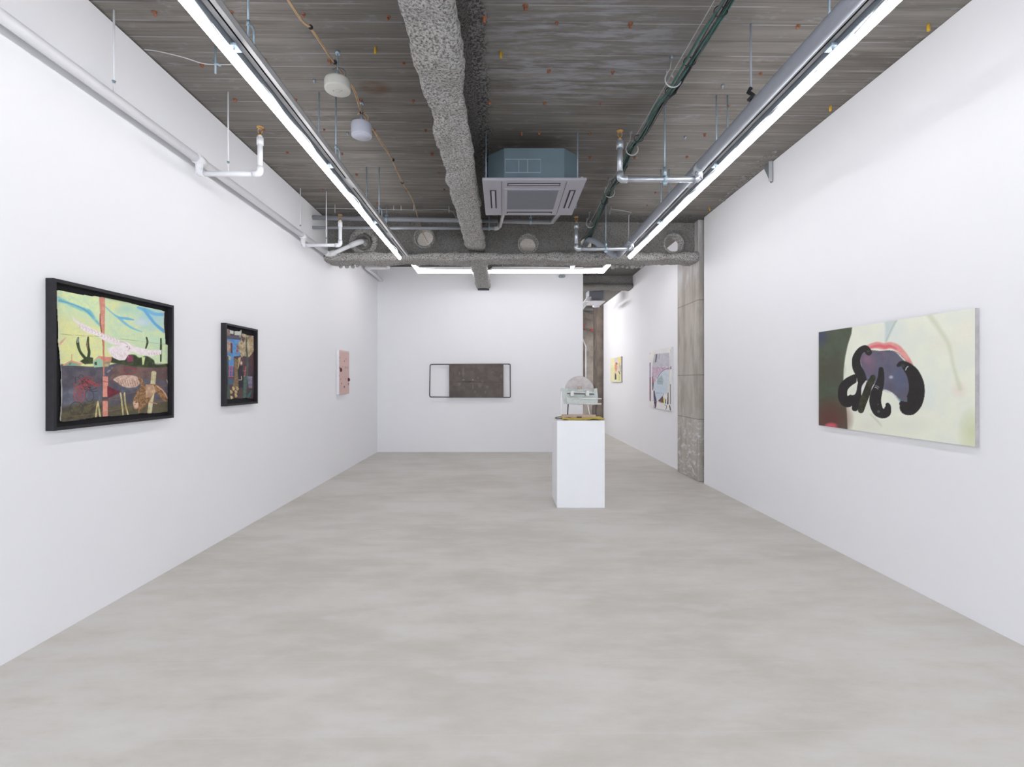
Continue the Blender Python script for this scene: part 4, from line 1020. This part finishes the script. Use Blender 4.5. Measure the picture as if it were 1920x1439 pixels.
sheet('painted_paper', r, XL+.016, 2.765, 3.72, -.255, .553, 300, 250, (70, 500), 4.496, paint_a, M['paint'], out_a, .002)

# small framed collage
def paint_b(p):
    S_ = p.poly; L_ = p.line
    p.c[:] = (84, 54, 58); p.lay(np.ones(len(p.u)), (88, 56, 60), (70, 50, 58), 60, .12)
    S_([(180, 200), (240, 215), (240, 300), (180, 300)], (150, 130, 128), (120, 96, 92)); S_([(232, 222), (290, 236), (285, 280), (238, 270)], (196, 202, 190)); S_([(302, 236), (400, 220), (395, 300), (302, 290)], (196, 202, 188), (176, 186, 178))
    S_([(190, 300), (400, 310), (395, 345), (190, 345)], (76, 80, 100)); S_([(190, 345), (380, 360), (390, 590), (290, 595), (290, 760), (215, 740), (200, 560)], (86, 148, 206), (70, 128, 190), soft=3)
    S_([(190, 370), (250, 380), (262, 470), (240, 540), (200, 540)], (186, 158, 140), (150, 120, 108), soft=4); S_([(245, 400), (272, 410), (272, 550), (245, 550)], (96, 54, 60)); S_([(328, 440), (356, 440), (358, 556), (330, 552)], (90, 60, 74), (180, 120, 110))
    S_([(410, 270), (480, 290), (570, 300), (575, 520), (540, 570), (500, 610), (440, 590), (400, 600), (370, 520), (350, 420), (400, 330)], (190, 170, 132), (158, 136, 100), soft=5, k=30, rough=.12)
    q_ = random.Random(8)
    for k_ in range(34):
        x, y = q_.uniform(350, 575), q_.uniform(275, 600); a = q_.uniform(0, 6)
        S_([(x, y), (x+26*math.cos(a), y+30*math.sin(a)), (x+14*math.cos(a+1.2), y+20*math.sin(a+1.2))], (104, 80, 68) if k_ % 3 else (200, 184, 150), soft=4, op=.75)
    S_([(400, 300), (450, 340), (430, 400), (400, 360)], (90, 68, 62), soft=4); S_([(200, 580), (250, 600), (245, 650), (205, 640)], (190, 166, 140), soft=5)
    S_([(190, 580), (215, 600), (218, 900), (245, 1190), (195, 1200)], (70, 92, 84), (60, 80, 74), soft=4)
    S_([(215, 900), (285, 905), (280, 1000), (225, 1000)], (66, 92, 122)); S_([(218, 730), (292, 730), (285, 890), (215, 880)], (74, 110, 170), (60, 84, 150), soft=3)
    for q in ([(218, 740), (292, 735)], [(232, 735), (228, 885)], [(272, 730), (262, 885)], [(216, 880), (285, 885)], [(220, 800), (285, 800)], [(425, 800), (462, 800)], [(460, 740), (445, 880)], [(425, 875), (450, 875)]): L_(q, 9, (206, 92, 106), soft=3)
    S_([(295, 620), (350, 640), (345, 800), (360, 1000), (350, 1060), (270, 1060), (300, 860)], (112, 90, 62), (140, 116, 80), soft=4, k=14)
    S_([(350, 620), (392, 600), (385, 660), (360, 700)], (196, 170, 110), soft=4); L_([(372, 620), (362, 700), (350, 780)], (20, 16, 8), (190, 160, 104), soft=3)
    S_([(345, 790), (370, 730), (415, 730), (425, 860), (430, 1040), (360, 1045), (355, 900)], (30, 26, 36), (42, 36, 46), soft=3); p.blob(396, 690, 22, 36, (230, 206, 190), 1); p.blob(398, 690, 18, 30, (226, 196, 180), 1)
    L_([(358, 930), (400, 925), (396, 880)], 9, (214, 190, 176))
    L_([(470, 320), (468, 480), (484, 620), (480, 880)], (12, 20, 24, 24), (74, 92, 84), (60, 78, 72), soft=3); L_([(470, 400), (500, 330), (560, 300)], 7, (84, 90, 76)); L_([(468, 380), (440, 320)], 7, (84, 86, 74))
    S_([(430, 880), (485, 880), (465, 1190), (420, 1190)], (70, 106, 96), (60, 92, 84), soft=3); S_([(480, 885), (555, 885), (552, 1045), (500, 1045)], (128, 126, 150), (104, 104, 130), soft=3); L_([(480, 884), (552, 886)], 8, (166, 164, 172))
    L_([(540, 1090), (510, 1140), (490, 1180)], (16, 34, 20), (20, 110, 104), soft=5); S_([(350, 1050), (430, 1050), (420, 1190), (360, 1180)], (74, 56, 58), (88, 66, 60), soft=4)
    for x, y in ((285, 1050), (340, 1050), (255, 1100), (320, 1100), (320, 1150), (262, 1180)): S_([(x-22, y-28), (x+10, y-20), (x+24, y+10), (x, y+34), (x-16, y+14)], (206, 184, 126), (180, 150, 96), soft=4)
out_b = [(186, 196), (240, 214), (300, 232), (380, 236), (390, 214), (404, 220), (406, 258), (440, 270), (500, 296), (574, 300), (580, 440), (574, 600), (582, 740), (576, 880), (580, 1040), (572, 1206), (520, 1200), (460, 1186), (400, 1200), (300, 1194), (230, 1210), (190, 1204), (196, 1060), (200, 900), (190, 760), (196, 600), (184, 480), (190, 330)]
r = frame_art('smaller black-framed collage with a blue house on the left wall', 4.449, 5.033, -.229, .529)
sheet('painted_paper', r, XL+.016, 4.47, 5.01, -.208, .508, 150, 200, (400, 590), 7.57, paint_b, M['paint'], out_b, .002)

def canvas(name, label, xw, sg, d0, d1, z0, z1, t_, nd, nz_, org, sc, painter, edge):
    root = thing(name, label, 'painting', (xw, (d0+d1)/2, H+(z0+z1)/2))
    xf = xw+sg*t_
    make('stretcher', MB().box(min(xw+sg*.002, xf-sg*.001), max(xw+sg*.002, xf-sg*.001), d0, d1, H+z0, H+z1, .0015), edge, root)
    sheet('painted_face', root, xf, d0, d1, z0, z1, nd, nz_, org, sc, painter, M['paint'])
    return root
# pink canvas
def paint_c(p):
    p.c[:] = (214, 178, 172); p.lay(np.ones(len(p.u)), (214, 176, 170), (206, 172, 166), 120, .02)
    p.poly([(380, 270), (620, 320), (620, 350), (380, 315)], (226, 196, 196), soft=12)
    for x, y, a, c_ in ((430, 700, 1, (120, 20, 50)), (505, 1060, .6, (110, 50, 52)), (505, 528, .5, (160, 100, 100)), (408, 455, .5, (170, 130, 124)), (408, 525, .4, (176, 136, 130)), (405, 665, .6, (130, 60, 72)), (535, 655, .5, (160, 106, 104)), (540, 480, .5, (186, 132, 128)), (572, 662, .5, (186, 130, 110)), (448, 988, .5, (146, 84, 84)), (428, 905, .5, (170, 120, 116)), (535, 895, .5, (180, 130, 124)), (404, 830, .5, (186, 120, 118)), (548, 850, .4, (196, 150, 130)), (592, 910, 1.0, (90, 10, 40)), (592, 1003, .6, (110, 80, 90))):
        p.blob(x, y, 22*a, 44*a, c_, 1.6)
r = canvas('pink_painting', 'small pink canvas with dark red spots on the left wall near the back', XL, 1, 7.535, 8.026, -.205, .485, .047, 60, 90, (600, 630), 11.07, paint_c, M['canvas_white'])
M['dark_red'] = mat('dark_red_lacquer', (.10, .005, .03), .3)
for px, py, rr_ in ((636+2.6, 694, .022), (653.6, 712.5, .02)):
    d = (XL+.047)*F/(px-942); q = Vector((XL+.05, d, H+(715-py)*d/F))
    make('red_drop', MB().lathe([(rr_*math.sin(math.pi*k_/8)+.0004, -rr_*1.5*math.cos(math.pi*k_/8)) for k_ in range(9)], q, 12), M['dark_red'], r)

# large canvas on the right wall
def paint_d(p):
    S_ = p.poly; L_ = p.line
    p.c[:] = (226, 229, 212); p.lay(np.ones(len(p.u)), (226, 230, 214), (232, 234, 214), 200, .012)
    p.blob(760, 300, 160, 200, (216, 226, 224), .6); p.blob(1220, 420, 160, 130, (230, 226, 206), .7); p.blob(1430, 320, 120, 160, (234, 226, 210), .6); p.blob(1500, 1250, 140, 260, (204, 212, 164), .9)
    p.blob(1380, 850, 90, 90, (232, 216, 204), .8); p.blob(900, 1180, 300, 100, (216, 220, 204), .5); p.blob(1100, 860, 90, 200, (216, 226, 224), .6); p.blob(540, 1180, 140, 80, (222, 216, 206), .5)
    L_([(1100, 150), (1180, 260), (1280, 420), (1310, 540), (1330, 640), (1390, 840)], (50, 44, 34, 26, 26, 40), (206, 210, 180), soft=34, op=.75)
    L_([(740, 210), (725, 300), (700, 400)], (110, 60, 16), (194, 208, 206), soft=26, op=.9); L_([(800, 200), (760, 270), (700, 400)], (16, 14, 8), (178, 192, 176), soft=10, op=.8)
    L_([(560, 1080), (620, 1140), (660, 1190)], (16, 20, 8), (204, 206, 186), soft=14, op=.8)
    S_([(60, 300), (385, 268), (378, 330), (345, 430), (322, 540), (306, 660), (304, 780), (322, 920), (336, 1060), (344, 1230), (60, 1200)], (82, 90, 72), (74, 82, 62), soft=5, k=80)
    p.blob(90, 350, 90, 130, (64, 70, 104), .95); p.blob(160, 660, 180, 130, (84, 74, 60), .7); p.blob(180, 1120, 230, 220, (98, 56, 46), 1.2); p.blob(230, 640, 80, 200, (76, 74, 62), .7); p.blob(190, 1190, 70, 40, (222, 84, 104), 1.7)
    # red rim and blue-grey body
    L_([(470, 600), (462, 540), (490, 480), (560, 446), (620, 434), (680, 446), (740, 436), (800, 456), (850, 500), (900, 560), (940, 620)], (14, 30, 36, 50, 60, 60, 60, 60, 54, 44, 26), (232, 158, 148), (232, 142, 138), soft=12)
    L_([(560, 452), (640, 440), (690, 452), (740, 444), (800, 470)], (16, 26, 34, 26, 10), (232, 100, 112), soft=14)
    S_([(466, 560), (490, 505), (560, 484), (640, 490), (720, 484), (790, 500), (850, 560), (910, 620), (950, 700), (960, 850), (930, 960), (870, 976), (820, 946), (760, 880), (700, 848), (640, 850), (590, 800), (540, 780), (500, 730), (476, 650)], (100, 97, 116), (90, 90, 112), soft=4, sm=True, k=70)
    p.blob(550, 610, 80, 130, (122, 92, 116), .9); p.blob(830, 740, 90, 150, (82, 92, 126), .8); p.blob(730, 820, 70, 60, (86, 82, 100), .7); p.blob(880, 900, 80, 90, (92, 88, 104), .8); p.blob(900, 640, 60, 70, (120, 78, 100), .6); p.blob(520, 560, 60, 60, (160, 104, 130), .6)
    L_([(640, 490), (662, 530), (668, 590)], 5, (150, 70, 84), soft=6, op=.8); L_([(480, 500), (560, 482), (640, 490), (720, 484), (800, 500), (870, 560), (900, 600)], 5, (120, 66, 78), op=.8)
    p.blob(748, 732, 26, 20, (190, 190, 214), 1.1); L_([(535, 735), (600, 780), (680, 850)], 14, (86, 124, 160), soft=10, op=.8); L_([(680, 850), (760, 880), (825, 945)], 5, (220, 214, 216)); p.blob(824, 944, 12, 10, (90, 190, 196), 1.5)
    BK, B2 = (34, 27, 30), (26, 24, 22)
    L_([(540, 500), (510, 466), (460, 490), (425, 560), (430, 640), (465, 710), (480, 780), (455, 860), (430, 940), (412, 1020)], (61, 61, 63, 77, 84, 87, 82, 71, 66, 61), BK, B2, soft=3)
    p.blob(534, 492, 20, 18, (56, 74, 66), 1)
    L_([(410, 745), (350, 780), (306, 830), (296, 900), (316, 950), (350, 960), (385, 930)], (79, 87, 87, 87, 95, 106, 79), BK, B2, soft=3)
    S_([(430, 740), (434, 800), (420, 880), (385, 900), (362, 880), (372, 850), (405, 820), (424, 780)], (224, 226, 212), soft=3, sm=True)
    S_([(520, 765), (505, 840), (480, 920), (470, 880), (475, 820), (500, 780)], (222, 220, 216), soft=3, sm=True)
    L_([(580, 735), (550, 800), (520, 880), (490, 960), (468, 1040)], (50, 68, 72, 70, 56), (40, 40, 28), (58, 60, 34), soft=3)
    S_([(596, 790), (574, 850), (560, 930), (545, 960), (556, 880), (572, 820)], (210, 212, 216), soft=3)
    L_([(655, 660), (655, 730), (640, 800), (612, 880), (600, 960), (625, 1040), (670, 1066), (706, 1058), (720, 1010), (716, 990)], (45, 61, 82, 106, 111, 106, 100, 84, 55, 40), BK, B2, soft=3)
    L_([(815, 622), (850, 606), (900, 640), (950, 700), (982, 790), (985, 880), (960, 960), (920, 1010), (880, 1010), (850, 980)], (32, 53, 92, 121, 143, 153, 164, 158, 127, 53), BK, B2, soft=3)
    p.blob(858, 628, 26, 24, (60, 84, 84), .9); p.blob(632, 1052, 18, 18, (80, 110, 96), 1.1); p.blob(626, 986, 8, 7, (120, 130, 120), 1)
    L_([(598, 826), (616, 832), (628, 846)], 5, (190, 196, 204)); L_([(606, 812), (622, 818), (634, 828)], 4, (170, 176, 186)); L_([(884, 666), (892, 644), (906, 634)], 9, (190, 200, 198))
    L_([(1532, 236), (1534, 400)], 6, (96, 150, 150), op=.5)
r = canvas('large_painting', 'wide cream painting with black curling tentacle shapes on the right wall', XR, -1, 2.934, 4.384, -.394, .437, .027, 330, 200, (1520, 560), 4.961, paint_d, M['canvas_edge'])

# abstract canvas and small yellow canvas on the far right wall
def paint_e(p):
    S_ = p.poly; L_ = p.line
    p.c[:] = (232, 230, 226); p.lay(np.ones(len(p.u)), (234, 232, 226), (228, 226, 226), 120, .012)
    S_([(210, 230), (480, 210), (490, 460), (170, 465)], (196, 194, 204), (182, 180, 190), soft=6, k=50); S_([(170, 465), (490, 470), (495, 560), (300, 600), (240, 720), (200, 760), (165, 640)], (208, 184, 204), (190, 160, 186), soft=8)
    S_([(260, 640), (330, 560), (420, 510), (490, 520), (480, 900), (420, 960), (250, 960), (200, 800)], (206, 214, 222), (196, 208, 218), soft=10); S_([(340, 610), (375, 700), (360, 790), (260, 770), (265, 690)], (150, 172, 178), (166, 190, 196), soft=8)
    S_([(200, 780), (420, 790), (380, 960), (300, 1060), (180, 1080)], (188, 206, 220), (200, 214, 226), soft=10); L_([(250, 935), (360, 940), (372, 980)], 6, (80, 110, 120), op=.8)
    S_([(104, 385), (145, 385), (145, 1075), (104, 1072)], (150, 138, 178), (128, 108, 150), soft=3); S_([(104, 660), (140, 660), (140, 1075), (104, 1072)], (112, 66, 84), (140, 90, 100), soft=20)
    L_([(175, 640), (185, 760), (180, 880)], (10, 34, 14), (90, 74, 96), (150, 90, 90), soft=10, op=.9); L_([(205, 900), (215, 1000), (228, 1080), (220, 1180)], (20, 34, 46, 44), (88, 58, 100), (70, 44, 76), soft=6)
    L_([(232, 1150), (226, 1200)], 20, (70, 30, 40)); L_([(205, 1130), (212, 1190)], 12, (230, 220, 216))
    S_([(275, 1080), (365, 980), (375, 1115)], (94, 60, 62), (120, 80, 80), soft=3); L_([(385, 1030), (380, 1115)], 18, (206, 206, 40), soft=4); L_([(415, 1050), (414, 1120)], 14, (26, 26, 26)); L_([(458, 930), (452, 1130)], (14, 22), (30, 26, 28)); L_([(500, 780), (498, 1130)], (12, 14), (70, 60, 70)); L_([(480, 680), (474, 800)], 6, (110, 90, 90))
    L_([(262, 670), (320, 580), (380, 520), (470, 490)], 11, (130, 112, 130), soft=4); L_([(340, 485), (365, 500)], 10, (120, 100, 116)); L_([(400, 570), (440, 640)], 5, (170, 168, 190), op=.7); L_([(490, 520), (478, 700), (440, 980)], 12, (226, 222, 204), soft=6)
    L_([(250, 245), (240, 330), (232, 372)], (26, 24, 22), (96, 92, 106), soft=6); L_([(302, 232), (294, 320)], 8, (120, 118, 130), soft=4); L_([(500, 150), (504, 490)], 7, (170, 170, 176), soft=4); p.blob(130, 225, 22, 26, (206, 206, 210), 1)
    L_([(180, 1075), (360, 1115)], 5, (140, 110, 120)); L_([(400, 1150), (430, 1170), (418, 1230)], 10, (80, 50, 56)); L_([(484, 1160), (500, 1240)], 18, (40, 30, 40)); L_([(505, 460), (505, 500)], 14, (80, 70, 84)); L_([(260, 465), (490, 472)], 3, (140, 120, 140))
    L_([(152, 480), (160, 1070)], 10, (236, 232, 234), soft=3)
r = canvas('abstract_painting', 'pale abstract canvas in lilac and blue on the far right wall beside the column', XF, -1, 8.23, 9.45, -.50, .575, .032, 110, 150, (1205, 640), 9.6, paint_e, M['canvas_white'])
def paint_f(p):
    S_ = p.poly; L_ = p.line
    p.c[:] = (232, 226, 180); p.lay(np.ones(len(p.u)), (234, 228, 184), (226, 220, 160), 160, .02)
    S_([(230, 390), (320, 390), (320, 560), (270, 600), (220, 500)], (206, 196, 206), soft=8); S_([(330, 390), (460, 390), (460, 560), (330, 520)], (232, 214, 140), soft=12)
    L_([(262, 560), (280, 700), (275, 830)], (40, 90, 60), (226, 158, 136), (222, 130, 116), soft=10); L_([(228, 620), (235, 780)], 20, (236, 180, 90), soft=8); L_([(290, 560), (305, 590)], 40, (150, 90, 80), soft=12); L_([(300, 830), (290, 960)], 40, (238, 204, 176), soft=10)
    S_([(235, 880), (280, 960), (285, 1120), (225, 1120)], (84, 78, 70), soft=6); L_([(355, 820), (400, 930)], 28, (84, 78, 74), soft=6); L_([(385, 560), (380, 760)], 36, (180, 176, 160), soft=14, op=.8); L_([(340, 700), (360, 800)], 50, (224, 206, 210), soft=14)
    L_([(375, 980), (380, 1140)], 34, (204, 206, 96), soft=10); L_([(245, 1130), (250, 1190)], 30, (236, 230, 214), soft=8); S_([(400, 640), (460, 620), (460, 860), (400, 860)], (196, 180, 150), soft=14)
r = canvas('yellow_painting', 'small pale yellow figure painting farthest away on the far right wall', XF, -1, 11.7, 12.84, -.02, .59, .035, 50, 60, (1140, 650), 18, paint_f, M['canvas_edge'])

# dark panel in a wire frame on the back wall
def paint_g(p):
    p.c[:] = (84, 72, 68); p.lay(np.ones(len(p.u)), (82, 70, 66), (94, 82, 76), 90, .06)
    for x0 in (570, 610, 1560, 1610): p.line([(x0, 245), (x0-4, 910)], 5, (66, 54, 52), op=.6)
    p.line([(560, 262), (1640, 275)], 6, (64, 54, 52), op=.6); p.line([(560, 600), (1640, 610)], 6, (60, 50, 48), op=.7); p.line([(700, 605), (1000, 600), (1270, 612)], 9, (44, 34, 34), op=.8)
    for x, y, a, b in ((840, 562, 40, 14), (1030, 562, 18, 18), (1145, 328, 26, 14), (1010, 410, 36, 44), (760, 430, 30, 50), (1130, 520, 22, 34), (1220, 600, 46, 12), (760, 650, 50, 40), (1030, 700, 24, 70), (1075, 800, 30, 34), (1170, 680, 44, 60), (1280, 810, 28, 44), (1430, 420, 40, 40), (1600, 490, 24, 50), (1320, 700, 40, 40), (840, 420, 30, 130)):
        p.blob(x, y, a, b, (128, 118, 112), .6)
    p.blob(1004, 416, 20, 24, (74, 62, 60), .9); p.blob(1434, 430, 24, 26, (74, 62, 58), .9); p.blob(975, 602, 26, 14, (20, 14, 14), 1); p.blob(845, 560, 20, 7, (190, 180, 170), 1); p.blob(1030, 563, 12, 10, (206, 196, 190), 1)
    p.poly([(1630, 240), (1650, 240), (1650, 500), (1630, 500)], (110, 98, 84), soft=6, op=.7); p.poly([(560, 800), (800, 800), (800, 915), (560, 915)], (72, 60, 60), soft=40, op=.7)
wa = thing('wall_relief', 'dark brown panel inside a thin black wire frame on the back wall', 'artwork', (-.66, 10.03, H))
Dw = 9.975
def B(u, v, d=Dw): return P(790+u/10.667, 660+v/10.667, d)
pts = []
cor = [B(176, 252), B(1776, 245), B(1780, 912), B(166, 905)]
for i in range(4):
    c = cor[i]; pv = (cor[i-1]-c).normalized(); nx = (cor[(i+1) % 4]-c).normalized(); pts += arc(c, pv, nx, .022 if i in (1, 2) else .035, 4)
make('wire_frame', MB().tube(pts, .0095, 10, closed=True), M['black'], wa)
a = B(556, 918, 9.96); b = B(1643, 242, 9.96)
make('panel_core', MB().box(a.x, b.x, 9.961, 9.992, a.z, b.z, .002), M['black'], wa)
sheet('panel_face', wa, 9.96, a.x, b.x, a.z-H, b.z-H, 150, 100, (790, 660), 10.667, paint_g, M['paint_panel'], axis='y')
mb = MB()
for x in (-1.40, -.9, -.15, .12): mb.box(x, x+.012, 9.985, 10.03, B(0, 245).z-.012, B(0, 245).z)
make('hooks', mb, M['black'], wa)
